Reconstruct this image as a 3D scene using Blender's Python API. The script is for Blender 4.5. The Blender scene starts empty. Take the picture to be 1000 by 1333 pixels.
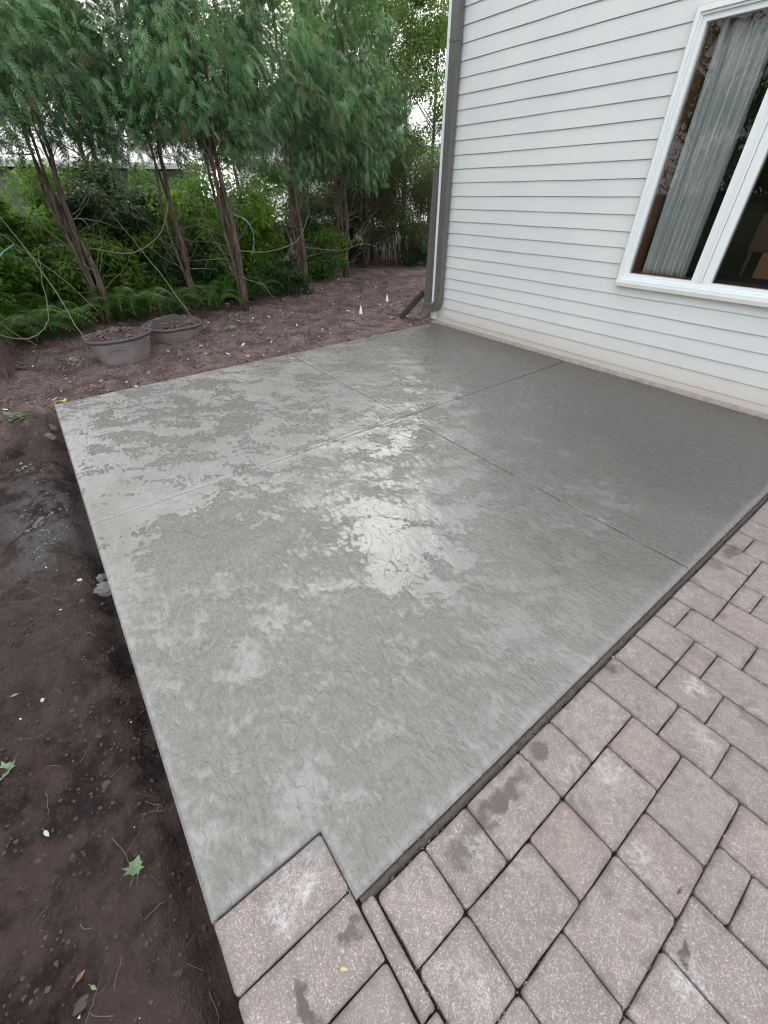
import bpy, math, random
import numpy as np
from mathutils import Vector, Matrix

random.seed(7)
rng = np.random.default_rng(11)
S = bpy.context.scene
COL = S.collection

# ------------------------------------------------------------------ camera
f, pitch, roll, yaw, cx, cy = 536.6105, 0.6627325, -0.0086146, 2.4991211, 4.9219720, -4.7081979
fw = Vector((math.cos(yaw)*math.cos(pitch), math.sin(yaw)*math.cos(pitch), -math.sin(pitch)))
rt = Vector((math.sin(yaw), -math.cos(yaw), 0)); up = rt.cross(fw)
c_, s_ = math.cos(roll), math.sin(roll)
R0 = c_*rt + s_*up; U0 = -s_*rt + c_*up
cam = bpy.data.cameras.new('camera'); co = bpy.data.objects.new('camera', cam); COL.objects.link(co)
m = Matrix.Identity(4)
for i in range(3):
    m[i][0] = R0[i]; m[i][1] = U0[i]; m[i][2] = -fw[i]
m[0][3], m[1][3], m[2][3] = cx, cy, 1.6
co.matrix_world = m
cam.sensor_fit = 'HORIZONTAL'; cam.sensor_width = 36; cam.lens = 36*f/1000
cam.clip_start = .02; cam.clip_end = 500
S.camera = co

# ------------------------------------------------------------------ light (overcast)
W = bpy.data.worlds.new('World'); S.world = W; W.use_nodes = True
wn = W.node_tree; wn.nodes.clear()
sky = wn.nodes.new('ShaderNodeTexSky'); sky.sky_type = 'NISHITA'; sky.sun_disc = False
SUN_EL, SUN_AZ = math.radians(35), math.radians(144)      # azimuth measured from +X towards +Y
sky.sun_elevation = SUN_EL; sky.sun_rotation = math.pi/2 - SUN_AZ
sky.dust_density = 3.0; sky.air_density = 1.2
tc = wn.nodes.new('ShaderNodeTexCoord'); cn = wn.nodes.new('ShaderNodeTexNoise')
cn.inputs['Scale'].default_value = 2.2; cn.inputs['Detail'].default_value = 5
wn.links.new(tc.outputs['Generated'], cn.inputs['Vector'])
cr = wn.nodes.new('ShaderNodeValToRGB')
cr.color_ramp.elements[0].position = .3; cr.color_ramp.elements[0].color = (8.6, 8.75, 8.95, 1)
cr.color_ramp.elements[1].position = .7; cr.color_ramp.elements[1].color = (13.0, 12.9, 12.8, 1)
wn.links.new(cn.outputs['Fac'], cr.inputs['Fac'])
mx = wn.nodes.new('ShaderNodeMix'); mx.data_type = 'RGBA'; mx.inputs['Factor'].default_value = .90
wn.links.new(sky.outputs['Color'], mx.inputs['A']); wn.links.new(cr.outputs['Color'], mx.inputs['B'])
bg = wn.nodes.new('ShaderNodeBackground'); bg.inputs['Strength'].default_value = .122
wo = wn.nodes.new('ShaderNodeOutputWorld')
wn.links.new(mx.outputs['Result'], bg.inputs['Color']); wn.links.new(bg.outputs['Background'], wo.inputs['Surface'])
sl = bpy.data.lights.new('sun', 'SUN'); sl.energy = .5; sl.angle = math.radians(38); sl.color = (1, .97, .92)
so = bpy.data.objects.new('sun', sl); COL.objects.link(so)
sd = Vector((math.cos(SUN_EL)*math.cos(SUN_AZ), math.cos(SUN_EL)*math.sin(SUN_AZ), math.sin(SUN_EL)))
so.rotation_euler = sd.to_track_quat('Z', 'Y').to_euler(); so.location = (0, 0, 20)
vs = S.view_settings; vs.view_transform = 'Standard'; vs.look = 'None'; vs.gamma = 1; vs.use_curve_mapping = False
vs.exposure = 0.78
S.render.engine = 'CYCLES'
S.cycles.filter_width = 1.1; S.cycles.max_bounces = 8; S.cycles.transparent_max_bounces = 12

# ------------------------------------------------------------------ helpers
def tag(o, label=None, cat=None, group=None, kind=None):
    if label: o['label'] = label
    if cat: o['category'] = cat
    if group: o['group'] = group
    if kind: o['kind'] = kind
    return o
def link(o, parent=None):
    COL.objects.link(o)
    if parent: o.parent = parent
    return o
def empty(name, loc=(0, 0, 0), label=None, cat=None, group=None, rz=0, kind=None):
    o = bpy.data.objects.new(name, None); o.empty_display_size = .1
    o.location = loc; o.rotation_euler[2] = rz
    return tag(link(o), label, cat, group, kind)
def mesh_np(name, V, F, mat, parent=None, smooth=False, attrs=None):
    """V (n,3), F (m,k) one face size"""
    V = np.asarray(V, np.float32); F = np.asarray(F, np.int32)
    me = bpy.data.meshes.new(name); k = F.shape[1]
    me.vertices.add(len(V)); me.vertices.foreach_set('co', V.ravel())
    me.loops.add(F.size); me.loops.foreach_set('vertex_index', F.ravel())
    me.polygons.add(len(F)); me.polygons.foreach_set('loop_start', np.arange(0, F.size, k, dtype=np.int32))
    me.polygons.foreach_set('loop_total', np.full(len(F), k, np.int32))
    me.polygons.foreach_set('use_smooth', np.full(len(F), smooth, bool))
    for an, av in (attrs or {}).items():
        a = me.attributes.new(an, 'FLOAT', 'POINT'); a.data.foreach_set('value', np.asarray(av, np.float32))
    me.update(calc_edges=True); me.validate()
    if mat: me.materials.append(mat)
    return link(bpy.data.objects.new(name, me), parent)
class MB:
    """collects simple shapes, builds one mesh"""
    def __init__(s): s.v = []; s.f = []
    def add(s, v, fc):
        n = len(s.v); s.v += [tuple(p) for p in v]; s.f += [tuple(i+n for i in q) for q in fc]
    def box(s, a, b, M=None):
        (x0, y0, z0), (x1, y1, z1) = a, b
        v = [(x0,y0,z0),(x1,y0,z0),(x1,y1,z0),(x0,y1,z0),(x0,y0,z1),(x1,y0,z1),(x1,y1,z1),(x0,y1,z1)]
        if M: v = [M @ Vector(p) for p in v]
        s.add(v, [(3,2,1,0),(4,5,6,7),(0,1,5,4),(1,2,6,5),(2,3,7,6),(3,0,4,7)])
    def sweep(s, pts, prof, close=True, cap=True, upv=(0, 0, 1)):
        """profile (list of 2d) along pts"""
        pts = [Vector(p) for p in pts]; n = len(prof); rings = []
        for i, p in enumerate(pts):
            t = (pts[min(i+1, len(pts)-1)] - pts[max(i-1, 0)]).normalized()
            u = Vector(upv); a = t.cross(u)
            if a.length < 1e-3: a = t.cross(Vector((1, 0, 0)))
            a.normalize(); b = a.cross(t)
            rings.append([p + a*q[0] + b*q[1] for q in prof])
        fs = []
        for i in range(len(pts)-1):
            for j in range(n if close else n-1):
                k = (j+1) % n; fs.append((i*n+j, i*n+k, (i+1)*n+k, (i+1)*n+j))
        if cap: fs += [tuple(range(n))[::-1], tuple((len(pts)-1)*n+j for j in range(n))]
        s.add([q for r in rings for q in r], fs)
    def tube(s, pts, rad, n=5, cap=True):
        pts = [Vector(p) for p in pts]
        if not hasattr(rad, '__len__'): rad = [rad]*len(pts)
        fs = []; vv = []
        ref = Vector((.3, .5, .81))
        for i, p in enumerate(pts):
            t = (pts[min(i+1, len(pts)-1)] - pts[max(i-1, 0)]).normalized()
            a = t.cross(ref)
            if a.length < .1: a = t.cross(Vector((1, 0, 0)))
            a.normalize(); b = a.cross(t)
            vv += [p + (a*math.cos(2*math.pi*j/n) + b*math.sin(2*math.pi*j/n))*rad[i] for j in range(n)]
        for i in range(len(pts)-1):
            for j in range(n):
                k = (j+1) % n; fs.append((i*n+j, i*n+k, (i+1)*n+k, (i+1)*n+j))
        if cap: fs += [tuple(range(n))[::-1], tuple((len(pts)-1)*n+j for j in range(n))]
        s.add(vv, fs)
    def lathe(s, prof, n=24, c=(0, 0, 0), wob=0, seed=0):
        r_ = random.Random(seed); vv = []
        wb = [1 + wob*math.sin(3*2*math.pi*j/n + seed) + wob*.6*math.sin(5*2*math.pi*j/n + 2*seed) for j in range(n)]
        for (r, z) in prof:
            vv += [(c[0]+r*wb[j]*math.cos(2*math.pi*j/n), c[1]+r*wb[j]*math.sin(2*math.pi*j/n), c[2]+z) for j in range(n)]
        fs = [(i*n+j, i*n+(j+1) % n, (i+1)*n+(j+1) % n, (i+1)*n+j) for i in range(len(prof)-1) for j in range(n)]
        s.add(vv, fs)
    def mesh(s, name, mat, smooth=False):
        me = bpy.data.meshes.new(name); me.from_pydata(s.v, [], s.f)
        for p in me.polygons: p.use_smooth = smooth
        if mat: me.materials.append(mat)
        me.update(); return me
    def build(s, name, mat, parent=None, smooth=False):
        return link(bpy.data.objects.new(name, s.mesh(name, mat, smooth)), parent)

def _hash(ix, iy, seed):
    h = (ix.astype(np.int64)*374761393 + iy.astype(np.int64)*668265263 + seed*1442695041) & 0xffffffff
    h = ((h ^ (h >> 13))*1274126177) & 0xffffffff
    return ((h ^ (h >> 16)) & 0xffff)/65535.
def vnoise(x, y, seed=0):
    ix = np.floor(x); iy = np.floor(y); fx = x-ix; fy = y-iy
    fx = fx*fx*fx*(fx*(fx*6-15)+10); fy = fy*fy*fy*(fy*(fy*6-15)+10)
    a = _hash(ix, iy, seed); b = _hash(ix+1, iy, seed); c = _hash(ix, iy+1, seed); d = _hash(ix+1, iy+1, seed)
    return a*(1-fx)*(1-fy)+b*fx*(1-fy)+c*(1-fx)*fy+d*fx*fy
def fbm(x, y, sc, octv=4, seed=0, gain=.5):
    v = 0; a = 1; t = 0
    for i in range(octv):
        v = v + a*vnoise(x*sc+17.3*i, y*sc-9.1*i, seed+i); t += a; a *= gain; sc *= 2.03
    return v/t
def sst(a, b, x):
    t = np.clip((x-a)/(b-a), 0, 1); return t*t*(3-2*t)

# node helpers
class NT:
    def __init__(s, name):
        s.m = bpy.data.materials.new(name); s.m.use_nodes = True; s.t = s.m.node_tree; s.t.nodes.clear()
        s.out = s.t.nodes.new('ShaderNodeOutputMaterial')
    def n(s, typ, ins=None, **kw):
        nd = s.t.nodes.new('ShaderNode'+typ)
        for k, v in kw.items(): setattr(nd, k, v)
        for k, v in (ins or {}).items():
            if hasattr(v, 'is_output') or isinstance(v, bpy.types.NodeSocket): s.t.links.new(v, nd.inputs[k])
            else: nd.inputs[k].default_value = v
        return nd
    def pos(s): return s.n('NewGeometry').outputs['Position']
    def obj(s): return s.n('TexCoord').outputs['Object']
    def attr(s, nm): return s.n('Attribute', attribute_name=nm).outputs['Fac']
    def rnd(s): return s.n('ObjectInfo').outputs['Random']
    def noise(s, vec, scale, detail=4, rough=.5, dist=0, lac=2):
        return s.n('TexNoise', {'Vector': vec, 'Scale': scale, 'Detail': detail, 'Roughness': rough, 'Distortion': dist}).outputs['Fac']
    def noisec(s, vec, scale, detail=4):
        return s.n('TexNoise', {'Vector': vec, 'Scale': scale, 'Detail': detail}).outputs['Color']
    def voro(s, vec, scale, feature='F1', out='Distance', rand=1):
        return s.n('TexVoronoi', {'Vector': vec, 'Scale': scale, 'Randomness': rand}, feature=feature).outputs[out]
    def math(s, op, a, b=0, clamp=False):
        nd = s.t.nodes.new('ShaderNodeMath'); nd.operation = op; nd.use_clamp = clamp
        for i, v in enumerate((a, b)):
            if isinstance(v, bpy.types.NodeSocket): s.t.links.new(v, nd.inputs[i])
            else: nd.inputs[i].default_value = v
        return nd.outputs[0]
    def step(s, v, lo, hi, a=0., b=1., smooth=True):
        nd = s.n('MapRange', {'Value': v, 'From Min': lo, 'From Max': hi, 'To Min': a, 'To Max': b}, interpolation_type='SMOOTHSTEP' if smooth else 'LINEAR')
        return nd.outputs['Result']
    def mix(s, fac, a, b, blend='MIX'):
        nd = s.t.nodes.new('ShaderNodeMix'); nd.data_type = 'RGBA'; nd.blend_type = blend
        for k, v in (('Factor', fac), ('A', a), ('B', b)):
            if isinstance(v, bpy.types.NodeSocket): s.t.links.new(v, nd.inputs[k])
            else: nd.inputs[k].default_value = v if k == 'Factor' else (v if len(v) == 4 else (*v, 1))
        return nd.outputs['Result']
    def mixf(s, fac, a, b):
        nd = s.t.nodes.new('ShaderNodeMix'); nd.data_type = 'FLOAT'
        for k, v in (('Factor', fac), ('A', a), ('B', b)):
            if isinstance(v, bpy.types.NodeSocket): s.t.links.new(v, nd.inputs[k])
            else: nd.inputs[k].default_value = v
        return nd.outputs['Result']
    def scalev(s, vec, sc, rot=0):
        return s.n('Mapping', {'Vector': vec, 'Scale': sc, 'Rotation': (0, 0, rot)}).outputs['Vector']
    def addv(s, a, b, k):
        sb = s.n('VectorMath', {0: b, 1: (.5, .5, .5)}, operation='SUBTRACT').outputs[0]
        sc = s.n('VectorMath', {0: sb, 'Scale': k}, operation='SCALE').outputs[0]
        return s.n('VectorMath', {0: a, 1: sc}, operation='ADD').outputs[0]
    def bump(s, h, dist=.01, strength=1, nrm=None):
        ins = {'Height': h, 'Distance': dist, 'Strength': strength}
        if nrm: ins['Normal'] = nrm
        return s.n('Bump', ins).outputs['Normal']
    def spot(s, vec, c, r, rot=0):
        """soft elliptical mark at a world place: 0 outside, up to 1 in the middle"""
        d = s.n('Mapping', {'Vector': vec, 'Location': (-c[0], -c[1], 0)}).outputs['Vector']
        d = s.n('Mapping', {'Vector': d, 'Scale': (1/r[0], 1/r[1], 0), 'Rotation': (0, 0, rot)}).outputs['Vector'] if not rot else \
            s.n('Mapping', {'Vector': s.n('VectorRotate', {'Vector': d, 'Angle': rot}).outputs['Vector'], 'Scale': (1/r[0], 1/r[1], 0)}).outputs['Vector']
        return s.step(s.n('VectorMath', {0: d}, operation='LENGTH').outputs['Value'], 1.15, .45)
    def bsdf(s, color, rough=.6, normal=None, spec=.5, **kw):
        ins = {'Base Color': color if isinstance(color, bpy.types.NodeSocket) else (*color[:3], 1), 'Roughness': rough, 'Specular IOR Level': spec}
        if normal is not None: ins['Normal'] = normal
        ins.update(kw)
        b = s.n('BsdfPrincipled', ins); s.t.links.new(b.outputs[0], s.out.inputs['Surface']); return b
def simple(name, col, rough=.6, var=.15, sc=20, bumpd=0, spec=.5, metal=0):
    t = NT(name); p = t.obj(); n = t.noise(p, sc, 5, .6)
    c = t.mix(n, tuple(k*(1-var) for k in col), tuple(min(1, k*(1+var)) for k in col))
    t.bsdf(c, rough, t.bump(n, bumpd) if bumpd else None, spec, Metallic=metal)
    return t.m
def leafmat(name, ca, cb, cc=None, trans=.35, rough=.5):
    t = NT(name); a = t.attr('tint')
    c = t.mix(t.step(a, 0, .85, smooth=False), ca, cb)
    if cc: c = t.mix(t.step(a, .9, .97), c, cc)
    c = t.mix(t.step(t.noise(t.pos(), 1.6, 2), .35, .65, 0, .5), c, tuple(k*.62 for k in ca))
    b = t.n('BsdfPrincipled', {'Base Color': c, 'Roughness': rough, 'Specular IOR Level': .35})
    tr = t.n('BsdfTranslucent', {'Color': t.mix(.35, c, (.25, .4, .05))})
    ms = t.n('MixShader', {0: trans, 1: b.outputs[0], 2: tr.outputs[0]})
    t.t.links.new(ms.outputs[0], t.out.inputs['Surface']); return t.m

# ------------------------------------------------------------------ materials
def mat_slab():
    t = NT('stamped_concrete'); P = t.pos()
    film, damp_shade, edge, crisp = t.attr('film'), t.attr('damp_shade'), t.attr('edge'), t.attr('crisp')
    Pd = t.addv(t.addv(P, t.noisec(P, 3.0, 4), .34), t.noisec(P, 13, 5), .07)
    Pq = t.n('VectorRotate', {'Vector': Pd, 'Angle': -.92}).outputs['Vector']
    na = t.noise(t.scalev(Pq, (.85, 1.5, 1.0)), 4.2, 10, .68); nb = t.noise(t.addv(t.scalev(P, (1, 1.8, 1), .1), t.noisec(P, 9, 3), .05), 19, 8, .64)
    n1 = t.math('ADD', t.math('MULTIPLY', na, .66), t.math('MULTIPLY', nb, .34))
    n2 = t.noise(t.scalev(P, (1, 2.3, 1), -.45), 30, 5, .58)
    n2b = t.noise(t.addv(t.scalev(P, (1, 3.2, 1), .75), t.noisec(P, 5, 3), .12), 13, 5, .62)
    n3 = t.noise(P, 150, 3, .55)
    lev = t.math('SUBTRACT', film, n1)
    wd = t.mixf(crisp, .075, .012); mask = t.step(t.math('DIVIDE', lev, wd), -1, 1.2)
    soft = t.step(lev, -.09, .09)
    # slate like flakes pressed by the stamps: terraces of a slow noise
    tn = t.math('MULTIPLY', t.noise(t.addv(t.scalev(P, (1, 1.35, 1), -.5), t.noisec(P, 8, 4), .10), 2.8, 5, .52), 15)
    fl = t.math('FLOOR', tn); fr = t.math('SUBTRACT', tn, fl)
    ter = t.math('DIVIDE', t.math('ADD', fl, t.step(fr, .0, .17)), 15)
    tedge = t.math('MULTIPLY', t.math('MULTIPLY', t.step(fr, .0, .06), t.step(fr, .22, .12)), t.step(nb, .48, .62))
    c = t.mix(t.step(n2, .3, .7), (.158, .154, .145), (.205, .201, .191))
    c = t.mix(t.math('MULTIPLY', t.step(n2b, .52, .64), .42), c, (.122, .119, .111))
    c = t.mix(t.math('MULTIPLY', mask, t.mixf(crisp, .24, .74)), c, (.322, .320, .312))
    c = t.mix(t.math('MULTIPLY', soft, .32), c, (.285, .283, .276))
    br = t.step(t.noise(P, 1.3, 3), .5, .68)
    c = t.mix(t.math('MULTIPLY', br, .35), c, (.165, .153, .135))
    c = t.mix(t.step(n3, .5, .72, 0, .34), c, (.09, .088, .083))
    v = t.voro(t.addv(P, t.noisec(P, 60, 2), .012), 48); vs_ = t.n('SeparateColor', {0: t.voro(t.addv(P, t.noisec(P, 60, 2), .012), 48, out='Color')}).outputs[0]
    pit = t.math('MULTIPLY', t.math('MULTIPLY', t.step(v, .20, .09), t.step(vs_, .62, .68)), t.step(t.noise(P, 2.3, 3), .50, .62))
    c = t.mix(t.math('MULTIPLY', pit, .55), c, (.07, .07, .068))
    cr1 = t.math('ABSOLUTE', t.math('SUBTRACT', t.noise(t.addv(P, t.noisec(P, 9, 3), .12), 1.9, 2, .4), .5))
    crease = t.math('MULTIPLY', t.step(cr1, .0045, .0005), t.step(t.noise(P, 1.9, 2), .54, .62))
    cr2 = t.math('ABSOLUTE', t.math('SUBTRACT', t.noise(t.addv(t.scalev(P, (1, 1.6, 1), .6), t.noisec(P, 12, 3), .08), 5.5, 2, .4), .5))
    crease = t.math('MAXIMUM', crease, t.math('MULTIPLY', t.math('MULTIPLY', t.step(cr2, .009, .001), t.step(t.noise(P, 4.1, 2), .58, .66)), .35))
    c = t.mix(t.math('MULTIPLY', crease, .38), c, (.06, .06, .058))
    c = t.mix(t.math('MULTIPLY', tedge, .16), c, (.09, .09, .087))
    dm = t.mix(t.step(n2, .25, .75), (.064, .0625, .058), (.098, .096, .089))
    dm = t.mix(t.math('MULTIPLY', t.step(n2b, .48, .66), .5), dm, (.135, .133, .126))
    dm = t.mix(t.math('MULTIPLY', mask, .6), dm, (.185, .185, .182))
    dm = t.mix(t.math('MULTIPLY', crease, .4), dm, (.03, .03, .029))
    c = t.mix(t.math('MULTIPLY', damp_shade, .86), c, dm)  # painted house shade plus the small damp patches, mixed into the slab colour
    c = t.mix(t.math('MULTIPLY', edge, .4), c, (.30, .302, .30))
    h = t.math('ADD', t.math('MULTIPLY', t.math('MAXIMUM', n1, film), .30), t.math('MULTIPLY', t.math('MULTIPLY', n2, .20), t.mixf(mask, 1, .10)))
    h = t.math('ADD', h, t.math('MULTIPLY', n2b, t.mixf(mask, .34, .16)))
    h = t.math('ADD', h, t.math('MULTIPLY', ter, 1.25))
    h = t.math('ADD', h, t.math('MULTIPLY', n3, t.mixf(mask, .014, 0)))
    h = t.math('SUBTRACT', h, t.math('MULTIPLY', crease, .10))
    h = t.math('SUBTRACT', h, t.math('MULTIPLY', pit, .03))
    nr = t.bump(h, .020, 1.0)
    rg = t.mixf(mask, t.mixf(t.step(n2b, .35, .65), .18, .36), t.mixf(crisp, .17, .10))
    rg = t.mixf(damp_shade, rg, t.mixf(mask, .26, .10))
    t.bsdf(c, rg, nr, .62)
    return t.m
def mat_paver():
    t = NT('exposed_aggregate_paver'); P = t.pos(); r = t.rnd()
    Pf = t.addv(P, t.noisec(P, 90, 2), .004)
    base = t.mix(r, (.262, .220, .208), (.345, .292, .272))
    base = t.mix(t.step(t.noise(P, 9, 4), .3, .7, 0, .75), base, (.225, .196, .200))
    base = t.mix(t.step(t.noise(P, 420, 2), .4, .65, 0, .55), base, (.15, .125, .125))
    v1 = t.voro(Pf, 300); w1 = t.voro(Pf, 300, out='Color')
    sel = t.n('SeparateColor', {0: w1}).outputs[0]
    chip = t.math('MULTIPLY', t.step(v1, .42, .30), t.step(sel, .60, .64))
    dark = t.math('MULTIPLY', t.step(v1, .45, .3), t.step(sel, .30, .24))
    c = t.mix(t.math('MULTIPLY', chip, .85), base, (.62, .60, .58))
    c = t.mix(t.math('MULTIPLY', dark, .6), c, (.13, .10, .11))
    v2 = t.voro(Pf, 88); s2 = t.n('SeparateColor', {0: t.voro(Pf, 88, out='Color')}).outputs[1]
    c = t.mix(t.math('MULTIPLY', t.math('MULTIPLY', t.step(v2, .26, .15), t.step(s2, .84, .88)), .8), c, (.60, .56, .52))
    c = t.mix(t.math('MULTIPLY', t.step(t.noise(P, 32, 5, .7), .48, .66), .48), c, (.16, .13, .125))
    rimn = t.math('MULTIPLY', t.attr('rim'), t.step(t.noise(P, 28, 4, .65), .38, .62))
    c = t.mix(t.math('MULTIPLY', rimn, .55), c, (.13, .105, .10))
    # reddish and pale tinted stones
    hue = t.n('SeparateColor', {0: t.n('TexWhiteNoise', {'W': r}, noise_dimensions='1D').outputs['Color']})
    c = t.mix(t.math('MULTIPLY', t.step(hue.outputs[0], .6, .98), .14), c, (.34, .235, .19))
    c = t.mix(t.math('MULTIPLY', t.step(hue.outputs[1], .55, .98), .30), c, (.20, .175, .185))
    # small dark wet spots, efflorescence
    nb = t.noise(t.addv(P, t.noisec(P, 25, 3), .05), 6.5, 3)
    c = t.mix(t.math('MULTIPLY', t.step(nb, .60, .68), .42), c, (.12, .095, .09))
    ne = t.noise(t.addv(P, t.noisec(P, 30, 3), .06), 5.0, 4)
    c = t.mix(t.math('MULTIPLY', t.math('MULTIPLY', t.step(ne, .56, .74), t.step(t.noise(P, 80, 4, .7), .4, .62)), .5), c, (.50, .50, .52))
    Pn = t.addv(P, t.noisec(P, 22, 5), .11); brk = t.step(t.noise(P, 70, 4, .7), .38, .62)
    for (q, rr, k) in [((4.757, -4.09), (.035, .15), .65), ((4.745, -4.21), (.05, .05), .4), ((4.735, -3.88), (.035, .05), .6), ((4.772, -4.31), (.04, .08), .5),
                       ((5.283, -3.997), (.02, .045), .8), ((4.76, -4.845), (.07, .022), .75), ((4.715, -4.684), (.028, .05), .6), ((4.73, -3.365), (.035, .04), .65),
                       ((4.745, -2.15), (.04, .10), .6), ((4.735, -2.33), (.05, .05), .4), ((5.218, -3.868), (.008, .016), .9)]:
        c = t.mix(t.math('MULTIPLY', t.spot(Pn, q, rr), k+.12), c, (.08, .068, .060))
    for (q, rr, k) in [((5.315, -4.035), (.05, .055), .55), ((4.573, -4.82), (.06, .05), .5), ((4.56, -4.72), (.03, .04), .5), ((4.968, -3.17), (.05, .05), .5),
                       ((5.1, -3.87), (.04, .05), .45), ((4.92, -3.74), (.05, .05), .4), ((4.80, -4.27), (.05, .05), .35), ((4.84, -3.84), (.03, .05), .4)]:
        c = t.mix(t.math('MULTIPLY', t.math('MULTIPLY', t.spot(Pn, q, rr), k), brk), c, (.55, .57, .58))
    # smear of cement on the border stone in the notch
    c = t.mix(t.math('MULTIPLY', t.spot(Pn, (4.475, -4.655), (.055, .05)), .9), c, (.21, .21, .21))
    h = t.math('ADD', t.math('MULTIPLY', t.noise(P, 300, 3, .6), .5), t.math('MULTIPLY', v1, .35))
    h = t.math('ADD', h, t.math('MULTIPLY', t.noise(P, 30, 3), .6))
    t.bsdf(c, t.step(t.noise(P, 12, 2), .3, .7, .6, .85), t.bump(h, .0035, .8), .35)
    return t.m
def mat_soil():
    t = NT('soil'); P = t.pos(); mul = t.attr('mulch'); gr = t.attr('grass'); cem = t.attr('cement')
    n = t.noise(P, 6, 8, .62); n2 = t.noise(P, 45, 6, .65); n3 = t.noise(P, 1.2, 3)
    c = t.mix(t.step(n, .40, .60), (.021, .0122, .0118), (.094, .060, .056))
    c = t.mix(t.step(n3, .35, .65, 0, .65), c, (.092, .066, .062))
    c = t.mix(t.step(n2, .52, .70, 0, .5), c, (.12, .094, .090))
    n4 = t.noise(P, 3.2, 5, .6)
    m = t.mix(t.step(n2, .35, .65), (.105, .068, .060), (.31, .225, .21))
    m = t.mix(t.step(n, .4, .68, 0, .6), m, (.38, .29, .27))
    m = t.mix(t.step(n4, .36, .58, .62, 0), m, (.062, .040, .036))
    c = t.mix(mul, c, m)
    c = t.mix(t.math('MULTIPLY', cem, t.step(n, .40, .56)), c, t.mix(n2, (.07, .064, .066), (.19, .182, .184)))
    g = t.mix(n2, (.03, .06, .012), (.07, .12, .03))
    c = t.mix(gr, c, g)
    h = t.math('ADD', n2, t.math('MULTIPLY', t.noise(P, 160, 4, .6), .35))
    h = t.math('ADD', h, t.math('MULTIPLY', n, 1.2))
    t.bsdf(c, .78, t.bump(h, .06, 1), .3)
    return t.m
def mat_siding():
    t = NT('vinyl_siding'); P = t.pos()
    g = t.noise(t.scalev(P, (1.2, 1, 26)), 9, 4, .6)
    z = t.n('SeparateXYZ', {0: P}).outputs['Z']
    c = t.mix(t.step(t.noise(P, 1.4, 4), .3, .7), (.615, .645, .67), (.66, .685, .70))
    c = t.mix(t.math('MULTIPLY', t.step(z, .42, .0), t.step(t.noise(t.scalev(P, (1, 1, 2)), 5, 6, .65), .15, .6, .4, 1)), c, (.58, .54, .49))
    c = t.mix(t.math('MULTIPLY', t.step(z, .16, .02), .4), c, (.42, .36, .31))
    sp = t.step(t.voro(P, 9), .05, .02); sel = t.n('SeparateColor', {0: t.voro(P, 9, out='Color')}).outputs[0]
    c = t.mix(t.math('MULTIPLY', t.math('MULTIPLY', sp, t.step(sel, .75, .8)), .5), c, (.30, .28, .26))
    t.bsdf(c, .48, t.bump(g, .0016, .6), .4)
    return t.m
M = {}
M['slab'] = mat_slab(); M['paver'] = mat_paver(); M['soil'] = mat_soil(); M['siding'] = mat_siding()
M['white'] = simple('white_vinyl', (.77, .82, .85), .35, .04, 6)
M['trim'] = simple('cream_trim', (.62, .60, .56), .5, .08, 8)
M['foundation'] = simple('foundation_stone', (.30, .265, .25), .85, .5, 18, .015)
M['spout'] = simple('grey_metal', (.115, .115, .112), .33, .22, 14, 0, .6)
M['spoutd'] = simple('black_plastic', (.018, .018, .018), .5, .2, 12)
M['bed'] = simple('joint_sand', (.035, .028, .026), .9, .5, 60, .01)
M['edgecon'] = simple('rough_concrete_edge', (.085, .075, .070), .8, .45, 40, .02)
M['pot'] = simple('weathered_black_plastic', (.20, .172, .176), .62, .5, 7, .012)
M['potrim'] = simple('pot_rim_plastic', (.075, .07, .077), .5, .2, 14)
M['wood'] = simple('brown_wood', (.32, .12, .075), .4, .25, 20)
M['inwall'] = simple('inside_paint', (.20, .17, .14), .8, .05, 3)
M['infloor'] = simple('inside_floor', (.10, .06, .035), .5, .2, 5)
M['roof'] = simple('roof_shingle', (.68, .68, .70), .8, .15, 8, .01)
M['nwall'] = simple('sage_wall', (.16, .175, .165), .7, .08, 3)
M['nwhite'] = simple('white_paint', (.78, .79, .80), .5, .05, 4)
M['drive'] = simple('pale_concrete', (.48, .48, .48), .8, .1, 4)
M['flag'] = simple('flag_white', (.85, .85, .83), .5, .03)
M['wire'] = simple('wire_steel', (.25, .25, .25), .4, .1, metal=1)
M['rope'] = simple('blue_twine', (.22, .42, .60), .6, .15, 30)
M['stone'] = simple('grey_rock', (.13, .12, .12), .85, .35, 18, .02)
M['chip'] = simple('wood_chip', (.62, .58, .52), .8, .25, 30)
M['clod'] = simple('dark_clod', (.058, .041, .039), .9, .75, 5, .02)
M['clodm'] = simple('mulch_bit', (.155, .108, .098), .9, .75, 5, .02)
M['root'] = simple('dry_root', (.15, .112, .098), .8, .3, 30)
M['twig'] = simple('bare_twig', (.19, .155, .125), .8, .3, 12)
M['cement'] = simple('spilled_cement', (.135, .132, .130), .85, .2, 14, .01)
def bark():
    t = NT('bark'); P = t.obj()
    n = t.noise(t.scalev(P, (1, 1, .12)), 38, 6, .65)
    c = t.mix(t.step(n, .3, .7), (.030, .022, .018), (.20, .15, .125))
    t.bsdf(c, .85, t.bump(n, .02, 1), .2); return t.m
M['bark'] = bark()
M['stump'] = simple('red_brown_bark', (.075, .040, .034), .85, .4, 15, .02)
M['cyp'] = leafmat('cypress_leaf', (.018, .054, .026), (.215, .43, .185), (.19, .13, .06), .26)
M['shrub'] = leafmat('shrub_leaf', (.050, .14, .025), (.21, .42, .055), (.34, .45, .06), .5, .4)
M['dkshrub'] = leafmat('dark_shrub_leaf', (.022, .060, .024), (.055, .120, .040), None, .3, .4)
M['fern'] = leafmat('fern_leaf', (.045, .125, .028), (.12, .26, .05), None, .4)
M['wilt'] = leafmat('wilted_leaf', (.16, .22, .12), (.34, .40, .30), None, .3)
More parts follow.
